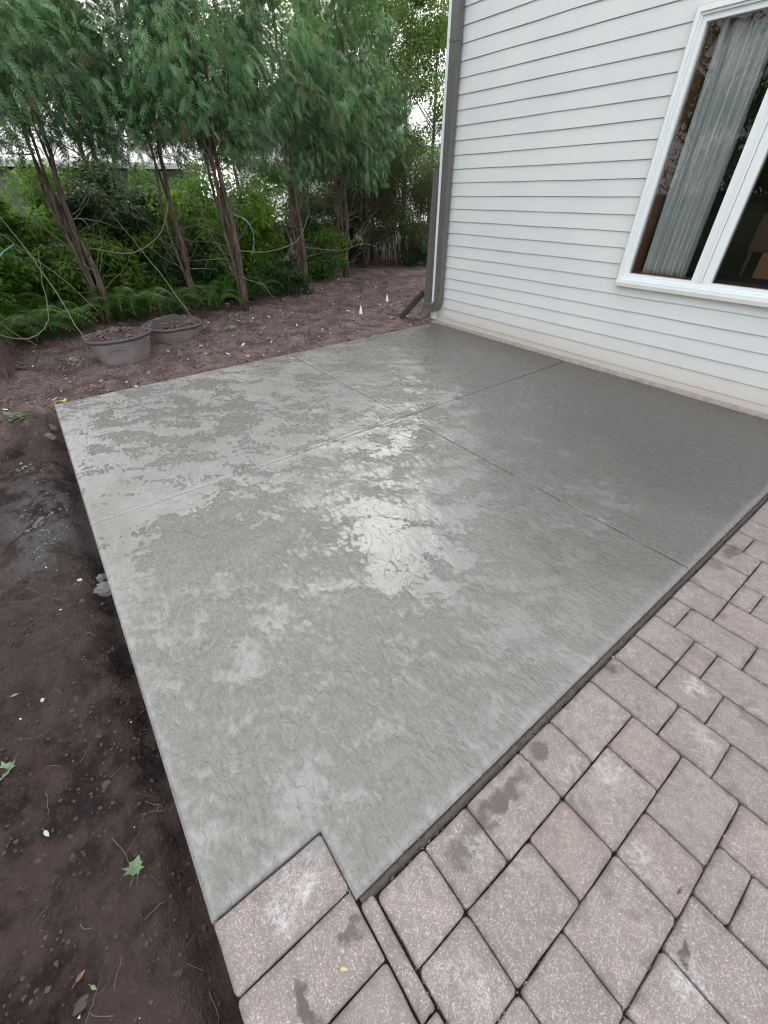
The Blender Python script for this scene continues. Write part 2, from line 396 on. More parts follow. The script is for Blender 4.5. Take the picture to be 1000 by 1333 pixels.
M['olive'] = leafmat('olive_leaf', (.055, .085, .040), (.12, .165, .065), (.16, .12, .07), .4)
M['pale'] = leafmat('pale_leaf', (.075, .150, .050), (.19, .32, .09), None, .5)
M['leaf'] = simple('fresh_leaf', (.12, .19, .10), .45, .3, 30)
M['leafpale'] = simple('pale_leaf_back', (.35, .44, .38), .5, .2, 30)
M['leafy'] = simple('yellow_leaf', (.55, .42, .06), .5, .3, 30)
M['leafb'] = simple('brown_leaf', (.20, .095, .055), .6, .3, 30)
M['leafc'] = simple('tan_leaf', (.55, .43, .22), .6, .2, 30)
def glassm():
    t = NT('window_glass'); n = t.bump(t.noise(t.pos(), 2.2, 1), .01, .15)
    fr = t.n('Fresnel', {'IOR': 1.5, 'Normal': n}).outputs[0]
    fr = t.math('MULTIPLY', fr, 1.25, True)
    a = t.n('BsdfTransparent', {'Color': (.93, .96, .96, 1)}); b = t.n('BsdfGlossy', {'Roughness': .005, 'Normal': n})
    ms = t.n('MixShader', {0: fr, 1: a.outputs[0], 2: b.outputs[0]})
    t.t.links.new(ms.outputs[0], t.out.inputs['Surface']); return t.m
M['glass'] = glassm()
def curtm():
    t = NT('curtain_cloth'); n = t.noise(t.scalev(t.obj(), (30, 1, 2)), 6, 3)
    c = t.mix(n, (.80, .85, .85), (.90, .92, .92))
    b = t.n('BsdfPrincipled', {'Base Color': c, 'Roughness': .85}); tr = t.n('BsdfTranslucent', {'Color': c})
    ms = t.n('MixShader', {0: .25, 1: b.outputs[0], 2: tr.outputs[0]})
    t.t.links.new(ms.outputs[0], t.out.inputs['Surface']); return t.m
M['curtain'] = curtm()

# ------------------------------------------------------------------ ground
SX0, SX1, SY0, SY1 = 0.0, 4.668, -4.98, -.012       # slab
NX, NY = 4.465, -4.632                               # notch corner
def ground_h(x, y):
    left = sst(-4.9, -5.15, y)
    base = -.035 + .0*x
    base = base + .10*sst(-2.2, -4.0, x)*(1-0*y)
    base = base - .075*left*sst(-.6, .6, x)
    # trench along the long slab edge
    d = -(y - SY0)
    tr = np.exp(-((d-.045)/.062)**2)*sst(-.2, .5, x)
    base = base - .13*tr
    nearf = sst(9, 5, np.hypot(x-1, y+3))
    base = base + nearf*((fbm(x, y, 1.4, 3, 3)-.5)*.10*(.3+left) + (fbm(x, y, 6, 4, 9)-.5)*.085 + (.25+sst(.42, .6, fbm(x, y, 2.3, 3, 31)))*((fbm(x, y, 22, 3, 21)-.5)*.045 + (fbm(x, y, 55, 2, 22)-.5)*.016))
    base = base + .045*np.exp(-((x-1.95)/.42)**2-((y+5.26)/.12)**2)
    # bed between slab and shrubs, mound behind tubs
    base = base + .05*np.exp(-((x+1.55)/.5)**2-((y+3.0)/.5)**2)
    hole = (sst(.02, .14, x)*sst(-4.96, -4.86, y)*sst(16, 15.9, x)*sst(9, 8.9, y))
    hole2 = sst(4.50, 4.56, x)*sst(-4.96, -4.90, y)*sst(8, 7.9, x)
    hole3 = sst(4.40, 4.44, x)*sst(-4.985, -4.93, y)*sst(8.0, 7.9, x)
    hl = np.maximum(np.maximum(hole, hole2), hole3)
    return base*(1-hl) - .30*hl
def axis(segs):
    out = []
    for a, b, st in segs: out.append(np.arange(a, b-1e-9, st))
    return np.concatenate(out + [np.array([segs[-1][1]])])
gx = axis([(-160, -40, 20), (-40, -12, 3), (-12, -4.6, .3), (-4.6, 2.0, .035), (2.0, 5.6, .016), (5.6, 9, .3), (9, 30, 3), (30, 160, 20)])
gy = axis([(-160, -40, 20), (-40, -12, 3), (-12, -6.6, .3), (-6.6, -5.6, .03), (-5.6, -4.9, .014), (-4.9, 1.6, .045), (1.6, 9, .35), (9, 30, 3), (30, 160, 20)])
X, Y = np.meshgrid(gx, gy, indexing='ij'); Z = ground_h(X, Y)
ii, jj = np.meshgrid(np.arange(len(gx)-1), np.arange(len(gy)-1), indexing='ij')
cxm = (gx[:-1]+gx[1:])/2; cym = (gy[:-1]+gy[1:])/2
CX, CY = np.meshgrid(cxm, cym, indexing='ij')
keep = ~((CX > .18) & (CX < 8) & (CY > -4.85) & (CY < 8))
ny = len(gy); a = ii*ny+jj
F = np.stack([a, a+ny, a+ny+1, a+1], -1)[keep]
V = np.stack([X, Y, Z], -1).reshape(-1, 3)
nz = fbm(X, Y, 1.3, 3, 40)
mulch = np.clip(sst(.9, -.3, X + (nz-.5)*1.3 + .0*Y), 0, 1)
grass = np.clip(sst(-7.6, -8.6, Y+(nz-.5)*2) + sst(-6.0, -7.2, X) + sst(7.5, 8.5, X), 0, 1)
cem = np.clip(1.5*np.exp(-((X-1.9)/.55)**2-((Y+5.28)/.2)**2), 0, 1)
mesh_np('ground', V, F, M['soil'], None, True, {'mulch': mulch.ravel(), 'grass': grass.ravel(), 'cement': cem.ravel()})['kind'] = 'structure'

b = MB(); b.box((-13.0, -11, -.02), (-7.2, 1.2, .085)); b.build('driveway', M['drive'])['kind'] = 'structure'

# ------------------------------------------------------------------ stamped slab, four panels between tooled joints
slab = empty('concrete_patio', (0, 0, 0), kind='structure')
JX, JY, GW = 2.285, -2.485, .006
film_pts = np.array([  # x, y, level, radius
    (.6, -4.3, .515, .9), (1.2, -3.2, .525, .9), (.5, -2.6, .515, .8), (1.8, -4.6, .545, .5), (1.6, -3.9, .50, .5), (2.1, -3.0, .525, .5),
    (.4, -1.6, .52, .6), (1.2, -2.0, .55, .5), (2.0, -2.2, .53, .4), (1.0, -.6, .40, .6), (2.4, -4.75, .58, .3), (2.85, -4.45, .39, .2), (3.2, -4.1, .45, .2),
    (3.0, -3.3, .52, .5), (3.55, -3.6, .565, .38), (4.0, -3.55, .52, .3), (2.8, -2.7, .54, .3), (2.7, -3.9, .50, .4), (3.5, -4.55, .505, .35), (4.3, -4.2, .49, .5),
    (3.0, -1.7, .455, .5), (3.8, -2.3, .47, .4), (4.3, -2.5, .44, .3), (4.3, -1.0, .33, .9), (2.2, -.6, .35, .8), (3.9, -3.0, .44, .25)])
def slab_attrs(x, y):
    num = 0; den = 1e-6
    for px, py, lv, r in film_pts:
        w = np.exp(-((x-px)**2+(y-py)**2)/(r*r)); num = num+w*lv; den = den+w
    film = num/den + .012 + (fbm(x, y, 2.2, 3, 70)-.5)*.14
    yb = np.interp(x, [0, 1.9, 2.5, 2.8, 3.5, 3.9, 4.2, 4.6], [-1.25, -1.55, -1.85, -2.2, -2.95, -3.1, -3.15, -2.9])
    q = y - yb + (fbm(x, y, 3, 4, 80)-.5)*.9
    damp_shade = sst(-.15, .25, q)*.50 + .5*sst(.3, 1.7, q)  # shade and dull reflection of the house painted in, deeper near the wall
    damp_shade = np.maximum(damp_shade, .30*np.exp(-((x-2.85)/.22)**2-((y+4.45)/.18)**2))  # brownish patch of truly damp concrete near the long edge
    damp_shade = np.maximum(damp_shade, .15*np.exp(-((x-3.2)/.3)**2-((y+4.1)/.25)**2))
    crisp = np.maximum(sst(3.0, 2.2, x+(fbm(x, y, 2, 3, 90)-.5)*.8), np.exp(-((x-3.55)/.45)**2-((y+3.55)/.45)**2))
    nearz = np.clip(sst(3.0, 3.6, x)*sst(-3.7, -4.1, y) + sst(4.0, 4.3, x)*sst(-3.3, -3.7, y), 0, 1)
    film = film*(1-.85*nearz) + .50*.85*nearz; crisp = crisp*(1-nearz)
    return film, damp_shade, crisp
def groove(coord, c):           # distance beyond the joint's lip
    return np.abs(coord-c)
def slab_z(x, y):
    lo = (fbm(x, y, 1.1, 3, 60)-.5)*.006 + (fbm(x*1.0, y*1.6, 8, 3, 61)-.5)*.008
    e = np.minimum.reduce([x-SX0, SX1-x, y-SY0, (SY1-y)+.05])
    # notch edges
    inside_n = np.where((y < NY+.02), NX-x, 9.); e = np.where(y < NY, np.minimum(e, np.abs(NX-x)), e)
    e = np.where(x > NX, np.minimum(e, np.abs(y-NY)), e)
    g = np.minimum(np.abs(x-JX-(fbm(y, y*0, 3, 2, 5)-.5)*.004), np.abs(y-JY-(fbm(x, x*0, 3, 2, 6)-.5)*.012))
    smooth = sst(.0, .06, e)
    jd = np.where((np.abs(x-JX) < np.abs(y-JY)) & (y < JY), .6, 1.)
    z = lo*smooth
    z = z - .011*(1-sst(0, .016, e))**2
    z = z - .010*(1-sst(.004, .009, g))*jd + .0012*np.exp(-((g-.024)/.010)**2)
    return z, e, g
def lines(a, b, st, edges):
    n = int(round((b-a)/st)); l = np.linspace(a, b, n+1)
    ex = [a+q for q in (.003, .007, .012)]+[b-q for q in (.003, .007, .012)]
    return np.unique(np.round(np.concatenate([l, ex, edges]), 5))
def panel(x0, x1, y0, y1, st):
    ex = [v for v in (NX, NX-.004, NX-.01) if x0 < v < x1]; ey = [v for v in (NY, NY+.004, NY+.01) if y0 < v < y1]
    xs, ys = lines(x0, x1, st, ex), lines(y0, y1, st, ey)
    X, Y = np.meshgrid(xs, ys, indexing='ij'); Z, E, G = slab_z(X, Y); film, damp_shade, crisp = slab_attrs(X, Y)
    n = len(ys); i, j = np.meshgrid(np.arange(len(xs)-1), np.arange(n-1), indexing='ij'); a = i*n+j
    cx_ = (xs[:-1]+xs[1:])/2; cy_ = (ys[:-1]+ys[1:])/2; CX, CY = np.meshgrid(cx_, cy_, indexing='ij')
    keep = ~((CX > NX) & (CY < NY))
    F = np.stack([a, a+n, a+n+1, a+1], -1)[keep]
    V = np.stack([X, Y, Z], -1).reshape(-1, 3)
    # skirt from boundary edges
    ed = np.concatenate([F[:, [0, 1]], F[:, [1, 2]], F[:, [2, 3]], F[:, [3, 0]]])
    key = np.sort(ed, 1); k = key[:, 0].astype(np.int64)*len(V)+key[:, 1]
    u, idx, cnt = np.unique(k, return_index=True, return_counts=True); be = ed[idx[cnt == 1]]
    bv = np.unique(be); mp = np.zeros(len(V), int); mp[bv] = np.arange(len(bv))+len(V)
    low = V[bv].copy(); low[:, 2] = -.115; low[:, 0] += (fbm(low[:, 0], low[:, 1], 6, 3, 8)-.5)*.0
    F2 = np.stack([be[:, 1], be[:, 0], mp[be[:, 0]], mp[be[:, 1]]], -1)
    def ext(A): A = A.ravel(); return np.concatenate([A, A[bv]])
    edge = (1-sst(.012, .045, E + (fbm(X, Y, 20, 2, 4)-.5)*.02))
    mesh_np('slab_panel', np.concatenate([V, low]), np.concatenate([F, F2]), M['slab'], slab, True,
            {'film': ext(film), 'damp_shade': ext(damp_shade), 'edge': ext(edge), 'crisp': ext(crisp)})
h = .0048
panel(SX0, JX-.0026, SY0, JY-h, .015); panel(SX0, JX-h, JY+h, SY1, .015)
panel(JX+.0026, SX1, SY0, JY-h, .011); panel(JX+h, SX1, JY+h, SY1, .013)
b = MB(); b.box((SX0+.02, SY0+.02, -.2), (NX-.02, SY1-.01, -.05)); b.box((NX-.02, NY+.02, -.2), (SX1-.01, SY1-.01, -.05))
b.build('slab_base', M['edgecon'], slab)
# rough lip left between slab and pavers
def ragged(xa, ya, xb, yb, wid, z, seed, name, mat, parent, step=.02):
    L = math.hypot(xb-xa, yb-ya); n = int(L/step); dx, dy = (xb-xa)/L, (yb-ya)/L; px, py = -dy, dx
    vs_, fs = [], []
    r_ = random.Random(seed)
    for i in range(n+1):
        t_ = i*L/n
        for k in range(4):
            w = wid*(k/3-.5)*2*.5 + (r_.uniform(-.003, .003) if k in (0, 3) else 0)
            zz = z + r_.uniform(-.004, .003) - (.012 if k in (0, 3) else 0)
            vs_.append((xa+dx*t_+px*w, ya+dy*t_+py*w, zz))
        if i:
            o = i*4
            for k in range(3): fs.append((o-4+k, o+k, o+k+1, o-3+k))
    return mesh_np(name, vs_, fs, mat, parent, True)
ragged(4.680, NY+.01, 4.680, -.05, .028, -.012, 3, 'concrete_lip', M['edgecon'], slab)

# ------------------------------------------------------------------ pavers
pat = empty('paver_patio', (0, 0, 0), kind='structure')
b = MB(); b.box((4.66, -5.0+.03, -.25), (8.0, -.02, -.035)); b.box((NX+.005, -4.975, -.25), (4.655, NY-.004, -.035)); b.build('joint_sand', M['bed'], pat)
PU, PV, PX, PY = .0913, .0917, 4.697, -4.58
pm = {}
def paver_mesh(w, l, var):
    """w along x, l along y; tumbled block, top at z=0"""
    key = (round(w, 4), round(l, 4), var)
    if key in pm: return pm[key]
    r_ = random.Random(hash(key) & 0xffff); g = .0016
    x1, y1 = w/2-g, l/2-g
    out = []
    for sx, sy in ((1, 1), (-1, 1), (-1, -1), (1, -1)):
        c = r_.uniform(.005, .016); a_, b_ = (x1*sx, (y1-c)*sy), ((x1-c)*sx, y1*sy); mid = ((x1-c*.28)*sx, (y1-c*.28)*sy)
        out += [a_, mid, b_] if sx*sy > 0 else [b_, mid, a_]
    # edge midpoints for slight wobble
    full = []
    n0 = len(out)
    for i in range(n0):
        full.append(out[i])
        if i % 3 == 2:
            p, q = out[i], out[(i+1) % n0]
            for k in (.3, .65):
                wv = r_.uniform(-.0024, .0008); mx_, my_ = p[0]+(q[0]-p[0])*k, p[1]+(q[1]-p[1])*k
                L = math.hypot(mx_, my_); full.append((mx_*(1+wv/L*1), my_*(1+wv/L*1)))
    n = len(full); vs_ = []; rim = []
    for ins, z, rm in ((0, -.055, 1), (0, -.006, 1), (.0024, -.0018, 1), (.0065, 0, .9), (.022, .0004, 0)):
        for (x, y) in full:
            vs_.append((x*(1-ins/x1) if x1 > ins*1.3 else x*.4, y*(1-ins/y1), z + (r_.uniform(-.0008, .0003) if -.002 < z <= 0 else 0))); rim.append(rm)
    fs = [(i*n+j, i*n+(j+1) % n, (i+1)*n+(j+1) % n, (i+1)*n+j) for i in range(4) for j in range(n)] + [tuple(4*n+j for j in range(n))]
    me = bpy.data.meshes.new('paver'); me.from_pydata(vs_, [], fs); me.materials.append(M['paver'])
    for p in me.polygons: p.use_smooth = len(p.vertices) < 5
    at = me.attributes.new('rim', 'FLOAT', 'POINT'); at.data.foreach_set('value', np.array(rim, np.float32))
    me.update(); pm[key] = me; return me
def put_paver(x0, x1, y0, y1, z=-.006):
    o = bpy.data.objects.new('paver', paver_mesh(x1-x0, y1-y0, random.randrange(3)))
    o.location = ((x0+x1)/2, (y0+y1)/2, z+random.uniform(-.003, .002))
    o.rotation_euler = (random.gauss(0, .006), random.gauss(0, .006), random.gauss(0, .004)); link(o, pat)
seen = [(0,2,0,2),(0,2,2,4),(0,2,4,7),(0,2,7,9),(0,2,9,12),(0,3,12,14),(0,2,14,16),(0,2,16,18),(0,1,18,20),(0,2,20,22),(0,2,22,25),(0,2,25,27),(0,1,27,29),(0,2,29,31),
        (2,4,0,2),(2,4,2,5),(2,4,5,7),(2,4,7,10),(2,4,10,12),(3,5,12,14),(2,4,14,16),(2,3,16,18),(1,4,18,20),(2,5,20,22),(2,3,22,24),(2,4,24,27),(1,4,27,29),
        (3,6,16,18),(3,6,22,24),(4,7,14,16),(4,6,9,12),(5,8,12,14),(4,6,7,9),(4,6,4,7),(4,6,2,4),(4,6,0,2),(6,9,10,12),(6,7,8,10),(6,9,6,8),(6,9,4,6),(7,10,8,10),(6,8,2,4),
        (4,7,18,20),(5,7,20,22)]
occ = {}
NI, NJ = 15, 49
for i0, i1, j0, j1 in seen:
    for i in range(i0, i1):
        for j in range(j0, j1): occ[i, j] = 1
    put_paver(PX+i0*PU, PX+i1*PU, PY+j0*PV, PY+j1*PV)
rr = random.Random(5)
for j in range(NJ):
    for i in range(NI):
        if (i, j) in occ: continue
        opts = [(2, 2), (3, 2), (2, 3), (3, 2), (2, 2), (1, 2), (2, 1), (1, 1)]
        head = opts[:5]; rr.shuffle(head)
        for w, l in head + opts[5:]:
            if i+w <= NI and j+l <= NJ and all((i+a_, j+b_) not in occ for a_ in range(w) for b_ in range(l)):
                for a_ in range(w):
                    for b_ in range(l): occ[i+a_, j+b_] = 1
                put_paver(PX+i*PU, PX+(i+w)*PU, PY+j*PV, PY+(j+l)*PV); break
# border stones and the narrow cut strip beside them
for k, (xa, xb) in enumerate([(4.470, 4.642), (4.642, 4.815), (4.815, 4.99), (4.99, 5.165), (5.165, 5.34), (5.34, 5.52), (5.52, 5.70)]):
    put_paver(xa, xb, -4.978, -4.633, -.005)
for xa, xb in [(4.684, 4.957), (4.957, 5.14), (5.14, 5.41), (5.41, 5.60)]: put_paver(xa, xb, -4.631, -4.583, -.006)

# ------------------------------------------------------------------ house
house = empty('house', (0, 0, 0), 'house with pale grey lap siding, a white framed window and a grey downspout', 'house')
HX1, HY1, HZ = 9.0, 8.0, 5.3
wx0, wx1, wz0, wz1 = 2.60, 4.16, .865, 2.645     # window outer trim
b = MB()
b.box((-.07, .02, .0), (wx0+.03, .15, HZ)); b.box((wx1-.03, .02, 0), (HX1, .15, HZ))
b.box((wx0+.03, .02, 0), (wx1-.03, .15, wz0+.03)); b.box((wx0+.03, .02, wz1-.03), (wx1-.03, .15, HZ))
b.box((-.07, .15, 0), (.05, HY1, HZ)); b.box((HX1-.1, .15, 0), (HX1, HY1, HZ)); b.box((.05, HY1-.12, 0), (HX1-.1, HY1, HZ))
b.build('wall', M['siding'], house)
EXP = .131
def course(x0, x1, z0, off=0, top=None):
    r_ = random.Random(int(z0*1000)+int(x0*77)); n = max(2, int((x1-x0)/.35)); vs_, fs = [], []
    z1 = z0+EXP if top is None else top
    k = (z1-z0)/EXP
    prof = [(.018, z0+.001), (-.012, z0), (-.0145, z0+.003), (-.014, z0+.008), (-.014+.0105*k, z1-.001), (.018, z1-.001)]
    for i in range(n+1):
        x = x0+(x1-x0)*i/n; w = r_.uniform(-.0014, .0014)
        for j, (y, z) in enumerate(prof): vs_.append((x, y+off+(w if 0 < j < 5 else 0), z + (w*1.2 if 0 < j < 4 else 0)))
    m_ = len(prof)
    for i in range(n):
        for j in range(m_): q = (j+1) % m_; fs.append((i*m_+j, i*m_+q, (i+1)*m_+q, (i+1)*m_+j))
    fs += [tuple(range(m_))[::-1], tuple(n*m_+j for j in range(m_))]
    bb = MB(); bb.add(vs_, [q[::-1] for q in fs]); return bb.build('siding_panel', M['siding'], house)
k = -1; z = .0958-EXP
while z < HZ-.05:
    lo = max(z, .034)
    zt = z+EXP
    if zt < wz0+.02 or z > wz1-.02:
        if .6 < z < .86:
            course(.0, 2.655, lo, 0, zt); course(2.6565, HX1, lo, -.0015, zt)
        else: course(.0, HX1, lo, 0, zt)
    elif z < wz0 < zt:      # under the sill
        course(.0, wx0-.001, lo, 0, zt); course(wx0, wx1, lo, 0, wz0-.002) if wz0-z > .02 else None; course(wx1+.001, HX1, lo, 0, zt)
    elif z < wz1 < zt:
        course(.0, wx0-.001, lo, 0, zt); course(wx0, wx1, wz1+.002, 0, zt) if zt-wz1 > .02 else None; course(wx1+.001, HX1, lo, 0, zt)
    else:
        course(.0, wx0-.001, lo, 0, zt); course(wx1+.001, HX1, lo, 0, zt)
    z += EXP
b = MB(); b.box((-.095, -.024, .05), (-.002, .10, HZ)); b.build('corner_board', M['white'], house)
# foundation ledge with mortar smeared along it
n = 260; vs_, fs = [], []
xs = np.linspace(-.06, HX1, n+1); e1 = fbm(xs, xs*0, 7, 4, 33); e2 = fbm(xs, xs*0, 16, 3, 34)
for i, x in enumerate(xs):
    for (y, z) in ((.0, .036+.010*e1[i]), (-.014-.004*e2[i], .034+.010*e1[i]), (-.020-.008*e1[i], .018+.010*e2[i]), (-.026-.016*e1[i], .006), (-.030-.022*e1[i], -.02)): vs_.append((x, y, z))
    if i:
        o = i*5
        for q in range(4): fs.append((o-5+q, o-4+q, o+1+q, o+q))
mesh_np('foundation', vs_, fs, M['foundation'], house, True)
b = MB(); b.box((-.06, .0, -.3), (HX1, .14, .0)); b.build('footing', M['foundation'], house)
# eave and roof high above the frame
b = MB(); b.box((-.35, -.38, HZ), (HX1+.35, HY1+.38, HZ+.03)); b.build('soffit', M['white'], house)
b = MB(); b.add([(-.4, -.42, HZ+.03), (HX1+.4, -.42, HZ+.03), (HX1+.4, HY1+.42, HZ+.03), (-.4, HY1+.42, HZ+.03), (-.4, HY1/2, HZ+2.2), (HX1+.4, HY1/2, HZ+2.2)],
             [(0, 1, 5, 4), (2, 3, 4, 5), (0, 4, 3), (1, 2, 5), (3, 2, 1, 0)]); b.build('roof', M['roof'], house)
b = MB(); b.sweep([(-.4, -.43, HZ+.02), (HX1+.4, -.43, HZ+.02)], [(-.05, -.05), (.05, -.05), (.06, .05), (-.05, .05)]); b.build('gutter', M['spout'], house)
# window
win = MB()
def frame_ring(mb, x0, x1, z0, z1, w, y0, y1):
    mb.box((x0, y0, z0), (x1, y1, z0+w)); mb.box((x0, y0, z1-w), (x1, y1, z1))
    mb.box((x0, y0, z0+w), (x0+w, y1, z1-w)); mb.box((x1-w, y0, z0+w), (x1, y1, z1-w))
window = MB(); frame_ring(window, wx0, wx1, wz0, wz1, .028, -.052, .03)
W0 = window.build('window', M['white'], house)
def sub(mb, name, mat, smooth=False): return mb.build(name, mat, W0, smooth)
b = MB(); frame_ring(b, wx0+.0285, wx1-.0285, wz0+.0285, wz1-.0285, .016, -.038, .03); sub(b, 'casing', M['white'])
b = MB(); frame_ring(b, wx0+.045, wx1-.045, wz0+.045, wz1-.045, .034, -.022, .05)
b.box((3.252, -.022, wz0+.0795), (3.318, .05, wz1-.0795)); b.box((3.322, -.034, wz0+.0795), (3.338, .05, wz1-.0795)); b.box((3.342, -.022, wz0+.0795), (3.408, .05, wz1-.0795)); sub(b, 'sash', M['white'])
b = MB(); b.box((wx0-.005, -.060, wz0-.03), (wx1+.005, -.018, wz0-.001)); sub(b, 'sill', M['trim'])
b = MB(); b.box((wx0-.014, -.040, wz0-.0005), (wx0-.0005, -.005, wz1+.012)); b.box((wx0-.0005, -.040, wz1+.0005), (wx1, -.005, wz1+.012)); sub(b, 'channel_trim', M['trim'])
for xa, xb in ((wx0+.079, 3.252), (3.408, wx1-.079)):
    b = MB(); y = .012; b.add([(xa, y, wz0+.079), (xb, y, wz0+.079), (xb, y, wz1-.079), (xa, y, wz1-.079)], [(0, 1, 2, 3)]); sub(b, 'pane', M['glass'])
b = MB(); frame_ring(b, wx0+.05, wx1-.05, wz0+.05, wz1-.05, .030, .052, .21); sub(b, 'jamb', M['wood'])
# the room behind
b = MB(); x0, x1, y0, y1, z0, z1 = .3, 6.5, .155, 4.2, .15, 2.78
b.add([(x0,y0,z0),(x1,y0,z0),(x1,y1,z0),(x0,y1,z0),(x0,y0,z1),(x1,y0,z1),(x1,y1,z1),(x0,y1,z1)], [(4,7,6,5),(1,2,6,5),(2,3,7,6),(3,0,4,7)])
b.build('inside_wall', M['inwall'], house)
b = MB(); b.box((x0, y0, z0-.02), (x1, y1, z0)); b.build('inside_floor', M['infloor'], house)
# curtain
cx0, cx1 = 2.725, 3.11; n = 110; vs_ = []
for r in range(26):
    z = .93 + (2.60-.93)*r/25
    for i in range(n+1):
        u = i/n; x = cx0+(cx1-cx0)*(u + .004*math.sin(z*4)) + .02*(1-r/25)*(u-.3)
        y = .150 + .026*math.sin(u*58+.5*math.sin(z*2.1)) + .015*math.sin(u*23+1.1+z*.6) + .006*math.sin(u*131+z)
        vs_.append((x, y, z))
fs = [(r*(n+1)+i, r*(n+1)+i+1, (r+1)*(n+1)+i+1, (r+1)*(n+1)+i) for r in range(25) for i in range(n)]
cu = mesh_np('curtain', vs_, fs, M['curtain'], None, True)
md = cu.modifiers.new('thick', 'SOLIDIFY'); md.thickness = .002
tag(cu, 'pale grey pleated curtain hanging behind the first window pane', 'curtain')
# downspout on the corner
def rib_prof(w, d, n=3):
    p = [(-w/2, -d/2)]
    for i in range(n):
        a0 = -w/2 + w*(i+.18)/n; a1 = -w/2 + w*(i+.82)/n; p += [(a0, -d/2), (a0+.004, -d/2+.010), (a1-.004, -d/2+.010), (a1, -d/2)]
    p += [(w/2, -d/2), (w/2, d/2), (-w/2, d/2)]
    q = [(w/2, -d/2)]
    return p
def extr(mb, pts, nrm_side, prof):
    """profile swept along points in a vertical plane; side axis fixed"""
    pts = [Vector(p) for p in pts]; sd_ = Vector(nrm_side).normalized(); n = len(prof); vv = []
    for i, p in enumerate(pts):
        t_ = (pts[min(i+1, len(pts)-1)]-pts[max(i-1, 0)]).normalized(); o_ = sd_.cross(t_).normalized()
        vv += [p + sd_*q[0] + o_*q[1] for q in prof]
    fs = [(i*n+j, i*n+(j+1) % n, (i+1)*n+(j+1) % n, (i+1)*n+j) for i in range(len(pts)-1) for j in range(n)]
    fs += [tuple(range(n))[::-1], tuple((len(pts)-1)*n+j for j in range(n))]
    mb.add(vv, fs)
b = MB(); dxc = .098
extr(b, [(dxc, -.072, .46), (dxc, -.072, HZ)], (1, 0, 0), rib_prof(.108, .082))
ds = b.build('downspout', M['spout'], house)
b = MB()
path = [(dxc, -.072, .47)] + [(dxc-.13+.13*math.cos(a_), -.072, .34-.13*math.sin(a_)) for a_ in np.linspace(0, math.pi*.47, 9)] + [(-.20, -.074, .195)]
pr = rib_prof(.088, .108); pr2 = [(q[0]*.96, q[1]) for q in rib_prof(.082, .108)]
vv = []; pts = [Vector(p) for p in path]
extr(b, path, (0, 1, 0), [(q[0], q[1]) for q in [(-.041, -.055), (-.041, -.02), (-.036, -.016), (-.036, .016), (-.041, .02), (-.041, .055), (.041, .055), (.041, -.055)]])
e_ = b.build('elbow', M['spout'], ds)
b = MB()
for kz in (.62, 1.9, 3.2, 4.5): b.box((dxc-.062, -.117, kz), (dxc+.062, -.019, kz+.022))
b = MB(); b.box((dxc-.058, -.117, 2.86), (dxc+.058, -.028, 2.885)); b.build('strap', M['spout'], ds)
# loose length leaning beside it
b = MB(); extr(b, [(-.205, -.01, .17), (-.175, .03, 1.80)], (1, 0, 0), rib_prof(.098, .07))
o = b.build('spare_downspout', M['spout'], None); tag(o, 'short loose length of grey downspout standing beside the house corner', 'pipe')
# dark flap at the outlet
b = MB(); pA, pB = Vector((-.62, -.20, -.01)), Vector((-.42, .10, .36))
ax = (pB-pA).normalized(); sdv = Vector((.8, -.5, 0)).normalized(); nn = ax.cross(sdv)
extr(b, [pA, pA.lerp(pB, .5), pB], sdv, [(-.08, -.035), (-.068, -.035), (-.068, .008), (.068, .008), (.068, -.035), (.08, -.035), (.08, .016), (-.08, .016)])
o = b.build('downspout_flap', M['spoutd']); tag(o, 'black downspout flap leaning up from the mulch by the house corner', 'drain flap')

# things seen through the window
o = empty('sofa', (3.5, .62, .15), 'dark navy sofa back just inside the second window pane', 'sofa')
M['navy'] = simple('navy_fabric', (.02, .024, .045), .9, .5, 160, .004); M['orange'] = simple('orange_wood', (.36, .17, .07), .5, .2, 10)
M['cardb'] = simple('brown_board', (.20, .105, .075), .7, .1, 8); M['green'] = simple('green_fabric', (.05, .20, .13), .9, .3, 60)
def softbox(a, c, r, mat, name, parent, n=3):
    b = MB(); b.box(a, c); ob = b.build(name, mat, parent, True); md = ob.modifiers.new('round', 'BEVEL'); md.width = r; md.segments = n; return ob
softbox((-.55, -.10, .05), (.75, .12, .78), .06, M['navy'], 'backrest', o)
softbox((-.55, .125, .05), (.75, .75, .38), .06, M['navy'], 'seat', o)
o = empty('dining_chair', (3.36, 1.45, .28), 'wooden chair with a brown backrest inside the room', 'chair')
softbox((-.22, 0, .78), (.30, .03, 1.12), .01, M['cardb'], 'backrest', o); softbox((-.22, .0, .43), (.3, .45, .47), .01, M['cardb'], 'seat', o)
for px_ in (-.20, .26):
    for py_ in (.0, .41): softbox((px_, py_, 0), (px_+.035, py_+.035, .43 if py_ else .78), .004, M['cardb'], 'leg', o)
o = softbox((3.40, 1.02, .30), (3.66, 1.26, 1.10), .008, M['orange'], 'wooden_crate', None); tag(o, 'orange brown wooden crate standing on end behind the sofa', 'crate')
o = softbox((3.70, .95, .75), (4.1, 1.12, 1.06), .05, M['green'], 'cushion', None); tag(o, 'green cushion behind the sofa near the wooden crate', 'cushion')

